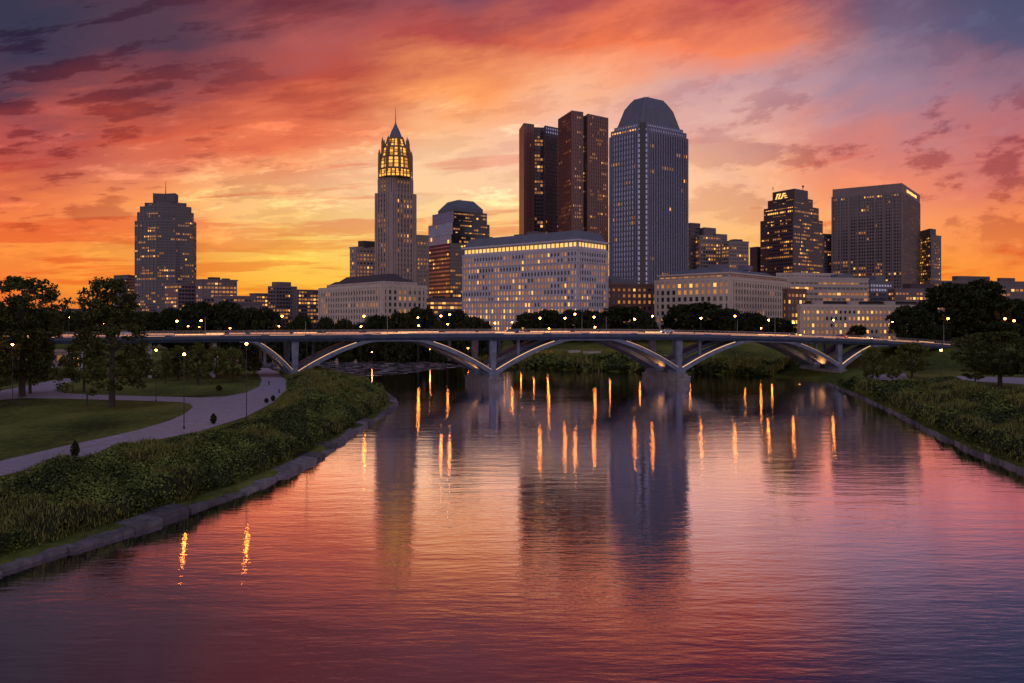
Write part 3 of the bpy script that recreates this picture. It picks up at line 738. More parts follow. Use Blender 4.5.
# 11 twin red towers
def b_twinA():
    b = Building('office_tower', 'dark maroon granite tower with black central recess, left one of the reddish pair', 'tower', 'red_granite')
    z = lambda y: ZY(y, 850)
    st = dict(bay=3.4, fl=4, fw=.7, fh=.6, lit=.0, pd=.3, bd=.2)
    b.tier(P4(519.5, 880, 524, 850, 534, 856), GZ, z(123), 'red_granite', dict(st, fw=.3, fh=.6, lit=.04, pd=.5))
    b.tier(P4(530, 880, 534, 862, 546, 864), GZ, z(124.5), 'dark_granite', dict(st, lit=.38, hot=.15, fw=.75))
    b.tier(P4(540, 890, 545, 852, 561, 866), GZ, z(125), 'dark_granite', dict(st, fw=.6, dark=1, lit=.05, bandp=0))
    b.finish()
def b_twinB():
    b = Building('office_tower', 'reddish brown tower beside the tall blue-grey tower, right one of the reddish pair', 'tower', 'red_granite')
    z = lambda y: ZY(y, 800)
    st = dict(bay=2.5, fl=3.7, fw=.5, fh=.5, lit=.2, hot=.10, pd=.6, bd=.2)
    b.tier(P4(558.5, 835, 572, 800, 583, 806), GZ, z(110.5), None, dict(st, e3=dict(fw=.55)))
    b.tier(P4(573, 830, 582, 811, 590, 813), GZ, z(113), 'dark_granite', dict(st, lit=.22))
    b.tier(P4(577, 840, 588, 805, 608, 822), GZ, z(112.5), None, dict(st, lit=.22))
    b.finish()
b_twinA(); b_twinB()

# 12 blue-grey tower
def b_blue():
    b = Building('glass_tower', 'tallest blue-grey curtain wall tower with chamfered corners and dark truncated pyramid roof', 'tower', 'blue_curtain')
    D = 600; z = lambda y: ZY(y, D)
    core = P4(604.5, 628, 643, D, 692.5, 632); o = chamfer(core, 6)
    st = dict(bay=2.6, fl=3.9, fw=.62, fh=.62, lit=.04, hot=.1, pd=.9, bd=.18, dark=1, rows={-2: .1, -8: .15, -9: .2})
    b.tier(o, GZ, z(130.5), None, st)
    b.tier(inset(o, 1.0), z(130.5), z(124.5), None, dict(st, pd=.5, lit=.12, mt=.2, e7=dict(lit=.9, hot=.8), e6=dict(lit=.95, hot=.9)))
    i3 = inset(o, 3.4); b.tier(i3, z(124.5), z(120.5), 'blue_curtain', dict(st, pd=.3, lit=.05, mt=.2)); i3 = inset(o, 5.4)
    mb = MB(); ctr = o[0].lerp(o[4], .5); z = lambda y: ZY(y, 628)
    k0 = [q.lerp(ctr, .23) for q in i3]; k1 = [q.lerp(ctr, .43) for q in i3]; k2 = [q.lerp(ctr, .56) for q in i3]
    mb.prism(i3, ZY(120.5, D), z(111), k0, cap=False); mb.prism(k0, z(111), z(103.5), k1, cap=False); mb.prism(k1, z(103.5), z(99.5), k2); b.part('roof', mb, 'slate_roof')
    # dark glazed notch down the near corner
    nn = MB(); p, q = o[0].lerp(o[1], .25), o[0].lerp(o[1], .75); u = (q - p).normalized(); n_ = Vector((u.y, -u.x)) * 1.0; nn.prism([p + n_, q + n_, q, p], GZ, ZY(121, D)); b.part('glazed_strip', nn, 'black_glass')
    rb = MB()
    for a, c, e in zip(i3, k1, k2): k_ = a.lerp(ctr, .23); rb.tube([(a.x, a.y, ZY(120.5, D)), (k_.x, k_.y, z(111)), (c.x, c.y, z(103.5)), (e.x, e.y, z(99.5))], [.3, .3, .3, .3], 5)
    b.part('roof_rib', rb, 'dusk_grey')
    mb = MB(); mb.tube([(ctr.x, ctr.y, z(98.8)), (ctr.x, ctr.y, z(96))], [.4, .2], 5); b.part('antenna', mb, 'pole_metal')
    b.finish()
b_blue()
simple('brick_building', 'small brown brick building with lit windows between the white block and the cream block', 'building', 'brown_brick', (598, 500, 606, 485, 657, 492), 284, dict(off, bay=3.2, fl=3.7, fw=.45, lit=.28, hot=.25),
       lambda b, p, z: roofbits(b, p, z, [(.35, .4, 16, 8, 3.2), (.2, .4, 8, 6, 5)], 'slate_roof'))

# 14 cream block with hipped roof
def b_cream():
    b = Building('office_block', 'wide cream stone block with two glowing upper storeys, right of the blue-grey tower', 'building', 'cream_light')
    p = P4(655, 470, 731, 432, 790, 500); z = lambda y: ZY(y, 432)
    st = dict(bay=3.9, fl=3.9, fw=.55, fh=.62, lit=.06, hot=.2, pd=.6, bd=.25, mt=.4, e3=dict(rows={0: (.98, .45), 1: (.75, .3), 5: .4, 6: .6}), e0=dict(lit=.10))
    b.tier(p, GZ, z(278), None, st, parapet=.8)
    b.tier(inset(p, 1.8), z(278) + .4, z(273), 'cream_stone', dict(bay=4.4, fl=3, fw=.75, fh=.6, lit=.08, mt=.3))
    rf = MB(); rf.prism(inset(p, .8), z(273), z(271.5)); b.part('cornice', rf, 'cream_light')
    rf = MB(); rf.prism(inset(p, 5), z(271.5), z(266), inset(p, 12)); b.part('roof', rf, 'slate_roof')
    roofbits(b, p, z(265), [(.35, .45, 13, 7, 2.6), (.6, .3, 8, 6, 3), (.45, .75, 8, 5, 2.0)], 'slate_roof')
    b.finish()
b_cream()

# 15 tan residential cluster
def b_tan():
    b = Building('apartment_tower', 'tan stepped apartment tower with lit balconies just right of the blue-grey tower', 'tower', 'tan_stone')
    z = lambda y: ZY(y, 800)
    st = dict(bay=3.4, fl=3.6, fw=.6, fh=.5, lit=.25, hot=.2, pd=.3, bd=.5)
    b.tier(P4(684, 830, 690, 806, 700, 812), GZ, z(222), 'dusk_grey', dict(st, lit=.1))
    b.tier(P4(688, 830, 700, 800, 721, 812), GZ, z(235), None, dict(st, lit=.4)); b.tier(P4(693, 834, 704, 806, 716, 815), z(235), z(226.5), 'mauve_concrete')
    b.tier(P4(708, 838, 716, 812, 727, 818), GZ, z(232.5), None, st)
    b.finish()
b_tan()
simple('apartment_building', 'lower tan apartment wing right of the stepped tan tower, before the logo tower', 'building', 'tan_stone', (722, 790, 729, 780, 748.5, 790), 241, dict(off, fl=3.6, lit=.15), lambda b, p, z: roofbits(b, p, z, [(.5, .4, 10, 8, 2.2)]))
simple('office_building', 'dark sliver of a building tucked against the left side of the logo tower', 'building', 'dusk_grey', (750, 860, 757, 850, 766, 860), 247, dict(off, lit=.03))

# 16 logo tower
def b_logo():
    b = Building('office_tower', 'dark brown tower stepping in at both sides with a glowing logo sign near its top', 'tower', 'dark_granite')
    z = lambda y: ZY(y, 800)
    st = dict(bay=2.5, fl=3.7, fw=.7, fh=.42, lit=.28, hot=.15, pd=.25, bd=.4, bandp=.14)
    tiers = [((760.5, 840, 793, 800, 822.5, 838), None, 216.5), ((764, 838, 793.4, 802, 818.5, 832), 216.5, 204), ((768, 835, 793.8, 804, 812.5, 826), 204, 196), ((772.5, 832, 794.5, 806, 808, 822), 196, 187.5)]
    for pts, yb, yt in tiers:
        b.tier(P4(*pts), GZ if yb is None else z(yb), z(yt), None, None if yt < 190 else dict(st, mt=.3, e3=dict(rows={0: (.9, .9), 1: (.9, .9)} if yt in (204,) else {0: (.6, .6), 8: (.7, .3)}, hot=.3)))
    # illuminated sign: white-gold strokes on the top storey
    A, C = PX(772.5, 832).xy, PX(794.5, 806).xy; u = (C - A).normalized(); n = Vector((u.y, -u.x)); rz = math.atan2(u.y, u.x); L = (C - A).length
    sg = MB()
    def stroke(f, zc, w, h, rot=0.0):
        c = A + u * (L * f) + n * .5; co = [(-w/2, -h/2), (w/2, -h/2), (w/2, h/2), (-w/2, h/2)]
        P = []
        for d in (0, .5):
            for a_, h_ in co:
                a2 = a_ + h_ * rot; q = c + u * a2 + n * d; P.append((q.x, q.y, zc + h_))
        sg.add(P, [(4, 5, 6, 7), (0, 1, 5, 4), (1, 2, 6, 5), (2, 3, 7, 6), (3, 0, 4, 7)])
    zc = z(193)
    for f, rot in ((.22, .5), (.34, .5), (.48, .5)): stroke(f, zc - .3, 1.3, 6.0, rot)
    for f, dz in ((.28, 2.2), (.41, -2.4), (.56, 2.0), (.60, -.3), (.64, -2.6)): stroke(f, zc + dz, 3.4, 1.2, .2)
    b.part('sign', sg, 'sign_glow')
    for px, y in ((773, 185), (803, 184)):
        q = PX(px, 815); mb = MB(); mb.tube([(q.x, q.y, z(188)), (q.x, q.y, z(y))], [.4, .3], 5); mb.ball((q.x, q.y, z(y)), 1.2 if px > 790 else .5, 8, 5); b.part('antenna', mb, 'pole_metal')
    b.finish()
b_logo()
simple('office_building', 'dark narrow building in the gap between the logo tower and the broad slab tower', 'building', 'dusk_grey', (818, 965, 824, 950, 838, 960), 234, dict(off, lit=.15), nsep=60)

# 18 slab tower
def b_slab():
    b = Building('office_tower', 'broad brown slab tower with small lit sign at its top right corner', 'tower', 'slab_stone')
    z = lambda y: ZY(y, 900); p = P4(832.5, 945, 902, 900, 920, 990)
    st = dict(bay=2.9, fl=3.7, fw=.62, fh=.55, lit=.03, hot=.15, pd=.5, bd=.3, rows={-21: .6, -20: .35, -19: .5})
    b.tier(p, GZ, z(192), None, dict(st, e0=dict(lit=.25, rows={0: .3, -20: (.8, .3), -24: (.9, .3), -27: .6}), e3=dict(rows={0: .35, -22: .25, -20: .45, -18: .5})))
    b.tier(p, z(192), z(183), 'slab_stone')
    # wide vertical ribs
    A, C = p[3], p[0]; n = Vector(((C - A).y, -(C - A).x)).normalized(); rz = math.atan2((C - A).y, (C - A).x); rb = MB()
    for i in range(9):
        q = A.lerp(C, i / 8) + n * .8; rb.box((q.x, q.y, (GZ + z(191)) / 2), (1.7, 1.6, z(191) - GZ), rz)
    b.part('rib', rb, 'slab_stone')
    A, C = p[0], p[1]; u = (C - A).normalized(); n = Vector((u.y, -u.x)); q = A + u * (C - A).length * .5 + n * .4; sg = MB()
    for k in range(5):
        r = A + u * (C - A).length * (.28 + .11 * k) + n * .4; sg.box((r.x, r.y, z(188)), ((C - A).length * .085, .5, 3.0 - .5 * (k % 2)), math.atan2(u.y, u.x))
    b.part('sign', sg, 'sign_glow')
    q = PX(884, 930); mb = MB(); mb.tube([(q.x, q.y, z(183)), (q.x, q.y, z(179))], [.4, .2], 5); b.part('antenna', mb, 'pole_metal')
    b.finish()
b_slab()
simple('office_tower', 'slim dark tower with lit windows partly hidden behind the right end of the slab tower', 'tower', 'grey_granite', (915, 1010, 931, 960, 941, 975), 235, dict(off, lit=.35, e0=dict(fw=.4, lit=.25)),
       lambda b, p, z: b.tier(P4(919, 1005, 930, 970, 936, 980), z, z + 9, 'dusk_grey'))

# 20 terraced offices
def ex20(b, p, z):
    b.tier(P4(776, 545, 800, 540, 843, 552), z, z + 4.4, 'cream_stone', dict(off, lit=.2))
    roofbits(b, p, z, [(.75, .4, 12, 8, 3.0)], 'slate_roof')
simple('office_building', 'long grey terraced office with rows of lit windows above the low cream building', 'building', 'cream_stone', (770, 540, 776, 520, 868, 535), 277.5, dict(off, bay=3.4, fw=.8, fh=.42, lit=.3, pd=.2, bd=.5, rows={0: (.45, .2), 2: (.8, .4), 3: (.7, .3), 5: (.7, .6)}), ex20)
simple('brick_building', 'brown corner building with bright lit bays at the right end of the cream block', 'building', 'brown_brick', (783, 440, 787, 436, 806, 445), 289, dict(off, bay=3, fw=.65, lit=.55, hot=.45))
simple('glass_building', 'small stepped grey glass building between the terraced office and the dark low block', 'building', 'slate_roof', (864, 600, 870, 590, 892, 600), 281, dict(off, lit=.1, dark=1), lambda b, p, z: roofbits(b, p, z, [(.4, .4, 9, 6, 4)], 'slate_roof'))
simple('low_building', 'dark low block with a lit window row beside the very big dark tree', 'building', 'mauve_concrete', (888, 575, 895, 560, 960, 575), 289, dict(off, lit=.2, rows={1: (.6, .3)}), lambda b, p, z: roofbits(b, p, z, [(.4, .4, 20, 8, 4)]))
# 21 low cream building
def ex21(b, p, z):
    roofbits(b, p, z, [(.12, .4, 5, 5, 2.2), (.4, .4, 5, 5, 2.2), (.7, .4, 5, 5, 2.2)], 'cream_stone')
    rf = MB(); q = inset(p, 1.5); rf.prism(q, z + .4, z + 2.0, inset(p, 4)); b.part('roof', rf, 'dark_roof')
simple('apartment_building', 'long low cream building with brightly lit windows just behind the right half of the bridge', 'building', 'cream_light', (798, 392, 801, 385, 925, 410), 305, dict(bay=2.7, fl=3.3, fw=.5, fh=.5, lit=.85, hot=.5, pd=.4, bd=.2), ex21, parapet=1.0)
def ex22(b, p, z):
    b.tier(P4(952, 650, 957, 645, 990, 655), z, z + 5.5, 'dusk_grey'); b.tier(P4(997, 650, 1000, 645, 1015, 650), z, z + 4, 'dusk_grey')
simple('apartment_building', 'long mauve apartment row with dark hipped roof at the far right edge', 'building', 'mauve_concrete', (925, 625, 930, 615, 1075, 640), 281, dict(off, bay=4, lit=.2), ex22)
for i, (xl, xr, yt, D, lab) in enumerate([(-60, -5, 300, 800, 'low dark building at the far left edge behind the park trees'), (62, 118, 313, 700, 'dark low warehouse behind the lamps between the two left trees'),
    (236, 262, 303, 640, 'small dark house behind the rounded trees left of centre')]):
    simple('low_building', lab, 'building', 'dusk_grey', (xl, D + 8, xl + 4, D, xr, D + 8), yt, dict(off, lit=.12))

# ------------------------------------------------------------------ bridge
BP = [(-160, 236), (-80, 239), (40, 242), (150, 244.5), (296, 248), (395, 251), (495, 255), (590, 260.5), (682, 268), (765, 277), (843, 288), (905, 304), (968, 338), (1060, 400)]
BX = np.array([(p - 512) / FPX * Y for p, Y in BP]); BYv = np.array([Y for _, Y in BP], float)
ar = np.concatenate([[0], np.cumsum(np.hypot(np.diff(BX), np.diff(BYv)))])
def pchip(x, y):
    h = np.diff(x); dlt = np.diff(y) / h; d = np.zeros_like(y); d[1:-1] = (dlt[:-1] + dlt[1:]) / 2; d[0] = dlt[0]; d[-1] = dlt[-1]
    def f(t):
        t = np.asarray(t, float); i = np.clip(np.searchsorted(x, t) - 1, 0, len(x) - 2); u = (t - x[i]) / h[i]
        return y[i] * (1 + 2*u) * (1-u)**2 + d[i]*h[i]*u*(1-u)**2 + y[i+1]*u*u*(3-2*u) + d[i+1]*h[i]*u*u*(u-1)
    return f
fx, fy = pchip(ar, BX), pchip(ar, BYv)
zr_px = np.array([-160, 0, 150, 296, 500, 670, 765, 851, 918, 968, 1060]); zr = np.array([17.0, 17.2, 17.6, 17.9, 18.15, 17.9, 17.0, 15.7, 13.7, 11.6, 9.4]) - 1.25
zr_s = np.interp(zr_px, [p for p, _ in BP], ar); fz = pchip(zr_s, zr)
K = Vector((-0.42, 0.91)); WID = 19.0
def BPt(s, off, z): return Vector((float(fx(s)) + K.x * off, float(fy(s)) + K.y * off, z))
SA, SB = float(ar[0]), float(ar[-1]); sJ = [float(np.interp(p, [q for q, _ in BP], ar)) for p in (296, 495, 682, 843)]
br = empty('arch_bridge', BPt(sJ[1], 0, 0)); props(br, 'long concrete and steel arch bridge with V shaped legs crossing the river', 'bridge')
def rel(mb):
    o = br.location; mb.v = [(a - o.x, b - o.y, c - o.z) for a, b, c in mb.v]; return mb
def sweep(mb, ss, prof, mi=0, closed=True):
    """prof(s) -> list of (off, z)"""
    rings = [[BPt(s, o, z) for o, z in prof(s)] for s in ss]; n = len(rings[0]); k0 = len(mb.v)
    for r in rings: mb.v += [tuple(p) for p in r]
    for i in range(len(rings) - 1):
        for k in range(n if closed else n - 1):
            a = k0 + i * n + k; b = k0 + i * n + (k + 1) % n
            mb.f.append((a, a + n, b + n, b)); mb.m.append(mi)
    if closed:
        mb.f.append(tuple(k0 + k for k in range(n))); mb.m.append(mi); mb.f.append(tuple(k0 + (len(rings) - 1) * n + k for k in reversed(range(n)))); mb.m.append(mi)
SS = np.linspace(SA, SB, 130)
Z = lambda s: float(fz(s))
mb = MB(); sweep(mb, SS, lambda s: [(0.6, Z(s) - 2.0), (WID - .6, Z(s) - 2.0), (WID, Z(s) - 1.0), (WID, Z(s) + .12), (0, Z(s) + .12), (0, Z(s) - 1.0)]); rel(mb).build('deck', 'deck_paint', br)
mb = MB(); sweep(mb, SS, lambda s: [(3.0, Z(s) + .125), (WID - 3, Z(s) + .125)], closed=False); 
mb.v = [(a, b, c + .004) for a, b, c in mb.v]; rel(mb).build('road_surface', 'asphalt', br)
mb = MB()
for i in range(0, 128, 2):
    a, b = SS[i], SS[i] + (SS[1] - SS[0]) * .9; k = len(mb.v)
    mb.add([BPt(a, 9.4, Z(a) + .14), BPt(b, 9.4, Z(b) + .14), BPt(b, 9.6, Z(b) + .14), BPt(a, 9.6, Z(a) + .14)], [(0, 1, 2, 3)])
rel(mb).build('lane_marking', 'road_paint', br)
for off, sg in ((0.15, 1), (WID - .15, -1)):
    mb = MB(); sweep(mb, SS, lambda s: [(off - .14, Z(s) + .12), (off + .14, Z(s) + .12), (off + .14, Z(s) + .32), (off - .14, Z(s) + .32)]); rel(mb).build('parapet', 'concrete', br)
    mb = MB(); s_list = np.arange(SA, SB, 2.0)
    sweep(mb, SS, lambda s: [(off - .06, Z(s) + 1.28), (off + .06, Z(s) + 1.28), (off + .06, Z(s) + 1.38), (off - .06, Z(s) + 1.38)])
    for h in (.62, .9): sweep(mb, SS, lambda s: [(off - .02, Z(s) + h), (off + .02, Z(s) + h), (off + .02, Z(s) + h + .04), (off - .02, Z(s) + h + .04)])
    for s in s_list:
        p = BPt(s, off, 0); mb.box((p.x, p.y, Z(s) + .85), (.10, .10, 1.0))
    rel(mb).build('railing', 'rail_metal', br)
# glowing strips added in place of car light trails, broken into lengths
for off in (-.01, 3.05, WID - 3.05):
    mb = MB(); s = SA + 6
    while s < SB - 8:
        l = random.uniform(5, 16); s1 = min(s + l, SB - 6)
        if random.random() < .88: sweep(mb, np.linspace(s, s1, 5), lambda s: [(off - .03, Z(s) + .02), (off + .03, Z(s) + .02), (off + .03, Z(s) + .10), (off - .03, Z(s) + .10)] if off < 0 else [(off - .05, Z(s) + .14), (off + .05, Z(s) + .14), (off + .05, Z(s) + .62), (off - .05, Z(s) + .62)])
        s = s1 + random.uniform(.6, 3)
    mb.m = [1 if (k // 18) % 3 == 0 else 0 for k in range(len(mb.f))]; rel(mb).build('glow_strip', ['trail_glow', 'trail_bright'], br)
# arches
def rib(s0, s1, off, w, half=None, lit=True):
    """arch leg(s) between junctions; half: 'l' or 'r' keeps one half"""
    m = (s0 + s1) / 2; hs = (s1 - s0) / 2; zc = Z(m) - 1.3
    def zu(s):
        t = min(1, abs(s - m) / hs); return min(zc - (zc - 3.3) * t ** 1.72, Z(s) - 2.15)
    a, b = (s0, s1) if not half else ((m, s1) if half == 'r' else (s0, m))
    ss = np.linspace(a, b, 40 if not half else 24)
    def top(s): 
        t = abs(s - m) / hs; return min(zu(s) + 1.0 + .6 * t, Z(s) - 1.85)
    mb = MB(); sweep(mb, ss, lambda s: [(off, zu(s)), (off + w, zu(s)), (off + w, top(s)), (off, top(s))]); o = rel(mb).build('arch_rib', 'bridge_paint', br)
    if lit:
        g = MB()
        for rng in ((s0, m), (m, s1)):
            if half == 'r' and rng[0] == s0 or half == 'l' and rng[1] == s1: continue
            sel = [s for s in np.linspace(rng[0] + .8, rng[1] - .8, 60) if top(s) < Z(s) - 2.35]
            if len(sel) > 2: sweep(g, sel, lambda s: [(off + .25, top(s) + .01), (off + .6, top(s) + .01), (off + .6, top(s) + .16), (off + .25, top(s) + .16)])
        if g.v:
            o2 = rel(g).build('glow_strip', 'arch_glow', br)
    return o
spans = [(sJ[0] - (sJ[1] - sJ[0]) * .55, sJ[0], 'r'), (sJ[0], sJ[1], None), (sJ[1], sJ[2], None), (sJ[2], sJ[3], None), (sJ[3], sJ[3] + (sJ[3] - sJ[2]) * .75, 'l')]
for a, b, h in spans:
    rib(a, b, 0.5, 6.0, h); rib(a, b, WID - 6.5, 6.0, h, False)
for i, s in enumerate(sJ):
    mb = MB(); a, b = BPt(s - 3.4, -1.2, 0).xy, BPt(s + 1.9, -1.2, 0).xy; c, d = BPt(s + 1.9, WID + .5, 0).xy, BPt(s - 3.4, WID + .5, 0).xy
    a, b, c, d = BPt(s - 2.4, -1.0, 0).xy, BPt(s + 2.4, -1.0, 0).xy, BPt(s + 2.4, WID + .5, 0).xy, BPt(s - 2.4, WID + .5, 0).xy
    mb.prism([a, b, c, d], -2.5, 2.3); mb.prism(inset([a, b, c, d], -.2), 2.3, 2.6); mb.prism(inset([a, b, c, d], .5), 2.6, 3.3); rel(mb).build('pier', 'pier_stone', br)
    mb = MB(); mb.prism([BPt(s - 1.6, .4, 0).xy, BPt(s + 1.6, .4, 0).xy, BPt(s + 1.6, 6.6, 0).xy, BPt(s - 1.6, 6.6, 0).xy], 3.2, 5.4)
    mb.prism([BPt(s - 1.6, WID - 6.6, 0).xy, BPt(s + 1.6, WID - 6.6, 0).xy, BPt(s + 1.6, WID - .4, 0).xy, BPt(s - 1.6, WID - .4, 0).xy], 3.2, 5.4); rel(mb).build('pier', 'bridge_paint', br)
    for off in (1.2, WID - 2.4):
        mb = MB(); mb.prism([BPt(s - .75, off, 0).xy, BPt(s + .75, off, 0).xy, BPt(s + .75, off + 1.2, 0).xy, BPt(s - .75, off + 1.2, 0).xy], 5.0, Z(s) - 1.9,
                 [BPt(s - 1.1, off, 0).xy, BPt(s + 1.1, off, 0).xy, BPt(s + 1.1, off + 1.2, 0).xy, BPt(s - 1.1, off + 1.2, 0).xy]); rel(mb).build('column', 'bridge_paint', br)
    for off, ds in ((WID - 2.2, 8.5), (WID - 2.2, -8.5), (3.2, 9.0 if i in (1, 2) else -9)):
        s2 = s + ds; mb = MB(); mb.prism([BPt(s2 - .4, off, 0).xy, BPt(s2 + .4, off, 0).xy, BPt(s2 + .4, off + .8, 0).xy, BPt(s2 - .4, off + .8, 0).xy], 7.5, Z(s2) - 1.9); rel(mb).build('column', 'bridge_paint', br)
# approach supports on the left
for px in (-60, 10, 80, 150, 215):
    s = float(np.interp(px, [q for q, _ in BP], ar)); mb = MB(); mb.prism([BPt(s - .6, 3, 0).xy, BPt(s + .6, 3, 0).xy, BPt(s + .6, WID - 3, 0).xy, BPt(s - .6, WID - 3, 0).xy], 2.5, Z(s) - 1.9); rel(mb).build('pier', 'concrete', br)

# floodlights at the piers, washing the soffits
for i, s in enumerate(sJ):
    for off, col, en, nm in ((5.5, (1, .42, .13), 800, 'amber'), (10.5, (.9, .3, .42), 500, 'pink')):
        if i == 0 and off > 9: continue
        p = BPt(s - (2.0 if off < 9 else 0), off, 3.6)
        r = empty('floodlight', p, 0.15); props(r, '%s floodlight on %s of the %s river pier' % (nm, 'the near side' if off < 9 else 'the far half', ['bank-side left', 'first midstream', 'second midstream', 'right bank'][i]), 'floodlight')
        mb = MB(); mb.box((0, 0, .2), (.5, .35, .4)); mb.tube([(0, 0, -.7), (0, 0, .1)], [.08, .08], 6); mb.build('housing', 'pole_metal', r)
        l = bpy.data.lights.new('flood', 'SPOT'); l.energy = en * 2.2; l.spot_size = math.radians(130); l.spot_blend = .6; l.color = col; l.shadow_soft_size = .8
        lo = bpy.data.objects.new('bulb', l); COL.objects.link(lo); lo.parent = r; lo.location = (-2.6 if off < 9 else 0, 0, .1); lo.rotation_euler = Vector((.55 if off < 9 else -.1, 0, -1)).to_track_quat('Z', 'Y').to_euler()

# ------------------------------------------------------------------ lamps
def lamp_meshes(h, arm, r):
    mb = MB(); mb.tube([(0, 0, -.3), (0, 0, .5), (0, 0, .55), (0, 0, h)], [.16, .16, .09, .06], 8)
    if arm: mb.tube([(0, 0, h - .1), (arm * .5, 0, h + .25), (arm, 0, h + .3)], [.05, .05, .05], 6)
    pole = mb.mesh('pole', 'pole_metal')
    mb = MB(); x = arm or 0
    mb.tube([(x, 0, h + (.30 if arm else 0) + r * 1.6), (x, 0, h + (.3 if arm else 0) + r * 2.1)], [r * 1.15, r * .3], 10); cap = mb.mesh('cap', 'pole_metal')
    mb = MB(); mb.ball((x, 0, h + (.3 if arm else 0) + r * .85), r, 10, 6, sz=.9); return pole, cap, mb.mesh('lamp_globe', 'lamp_glow', True)
def lamp(px, py, Y, label, group, r=.34, base=None, arm=0):
    x, z = (px - 512) / FPX * Y, ZY(py, Y)
    g = float(terrain(x, Y)) if base is None else base
    h = max(2.5, z - g - r); pole, cap, globe = lamp_meshes(h, arm, r)
    e = empty('street_lamp', (x, Y, g)); props(e, label, 'street lamp', group)
    lobj('pole', pole, e); lobj('cap', cap, e); lobj('lamp_globe', globe, e)
    return e
PARK = [(12.5, 344.5, 403, 'lamp on tall pole in the shade of the trees at the left edge'), (73, 349.5, 392, 'small lamp on post by the path fork beside the big park tree'),
        (156, 350, 402, 'lamp standing right of the big park tree beside the thin path'), (184, 354, 429, 'lamp with pole reaching down to the main path edge'),
        (246.5, 343.5, 424, 'tallest park lamp at the bushes in front of the bridge approach')]
for px, py, yb, lab in PARK:
    Y = GP(px, yb).y; lamp(px, py, Y, lab, 'lamps in the left park', .24)
g = GP(307, 412); e = empty('lamp_post', (g.x, g.y, 2.2)); props(e, 'slim unlit pole rising from the bank bushes across the left bridge span', 'pole')
mb = MB(); mb.tube([(0, 0, 0), (0, 0, .8), (0, 0, 16)], [.14, .09, .05], 8); mb.build('pole', 'pole_metal', e)
mb = MB(); mb.box((.25, 0, 16), (.7, .16, .12)); mb.build('lamp_head', 'pole_metal', e)
for px, py, yb, lab in [(941, 350, 376, 'lamp beside the short path in front of the large right tree'), (889.5, 335.5, 352, 'low lamp among the small trees at the right end of the bridge')]:
    Y = GP(px, yb).y; lamp(px, py, Y, lab, 'lamps in the right park', .32)
FARL = ['left park', 'residential tower', 'mauve blocks', 'stepped complex', 'cream podium block', 'black glass tower', 'white block', 'brown brick building', 'cream block', 'terraced office', 'low cream building', 'big dark right tree', 'right edge']
def where(px):
    for lim, nm in ((110, 'the left park trees'), (165, 'the big park tree'), (240, 'the mauve blocks'), (318, 'the stepped complex'), (400, 'the cream podium block'), (462, 'the black glass tower'), (580, 'the white office block'),
                    (655, 'the brown brick building'), (790, 'the cream stone block'), (925, 'the low cream building'), (990, 'the big dark tree'), (2000, 'the right edge')):
        if px < lim: return nm
ORD = ['first', 'second', 'third', 'fourth', 'fifth', 'sixth', 'seventh', 'eighth', 'ninth', 'tenth']
def numbered(items, fmt):
    out = []; cnt = {}
    tot = {}
    for it in sorted(items, key=lambda t: t[0]): tot[where(it[0])] = tot.get(where(it[0]), 0) + 1
    for it in sorted(items, key=lambda t: t[0]):
        w = where(it[0]); k = cnt.get(w, 0); cnt[w] = k + 1
        out.append((it, fmt(w, '' if tot[w] == 1 else ', %s from the left there' % ORD[k])))
    return out
deckl = [(69, 317), (177, 321), (201, 320.5), (282, 316), (364, 316), (441, 315.8), (449.5, 314.5), (540, 318), (565, 318), (575, 314), (594, 317), (634.6, 319), (652.3, 316), (701, 318), (735, 316), (768.6, 320), (793.5, 322.5), (833.6, 320), (948, 318.5), (1005, 318.5), (1014, 320.5)]
for i, ((px, py), lab) in enumerate(numbered(deckl, lambda w, o: 'tall lamp behind the bridge railing before %s%s' % (w, o))):
    s = float(np.interp(px + 4, [q for q, _ in BP], ar)); off = WID - 1.2 if i % 3 else WID - 1.2
    p = BPt(s, off, Z(s)); ppx = 512 + p.x / p.y * FPX; s += (px - ppx) / FPX * p.y; 
    if px < 940: p = BPt(s, off, Z(s)); lamp(px, py, p.y, lab, 'lamps along the bridge', .32, base=p.z + .1)
    else: lamp(px, py, 345, lab, 'lamps along the bridge', .42)
farl = [(60, 326.5), (104, 323), (188, 326), (199, 327), (230, 328), (279, 326), (337, 326.5), (361, 326.5), (418, 317.5), (418.5, 325.5), (447.7, 324), (549, 328.5), (761, 328), (892.5, 321.5), (937, 326), (1003.5, 324), (595, 327), (495, 323), (512, 322)]
for (px, py), lab in numbered(farl, lambda w, o: 'lower street lamp beyond the bridge under %s%s' % (w, o)):
    lamp(px, py, 372 + (px * 7 % 40), lab, 'street lamps beyond the bridge', .36)
low = [(262, 357), (372, 352), (430, 349), (468, 348), (521, 351), (534, 352), (548, 352), (610, 352), (640, 352), (690, 352), (745, 352), (772, 351), (800, 350)]
for (px, py), lab in numbered(low, lambda w, o: 'promenade lamp seen under the bridge below %s%s' % (w, o)):
    lamp(px, py, 385 if px > 300 else 420, lab, 'promenade lamps on the far bank', .30)
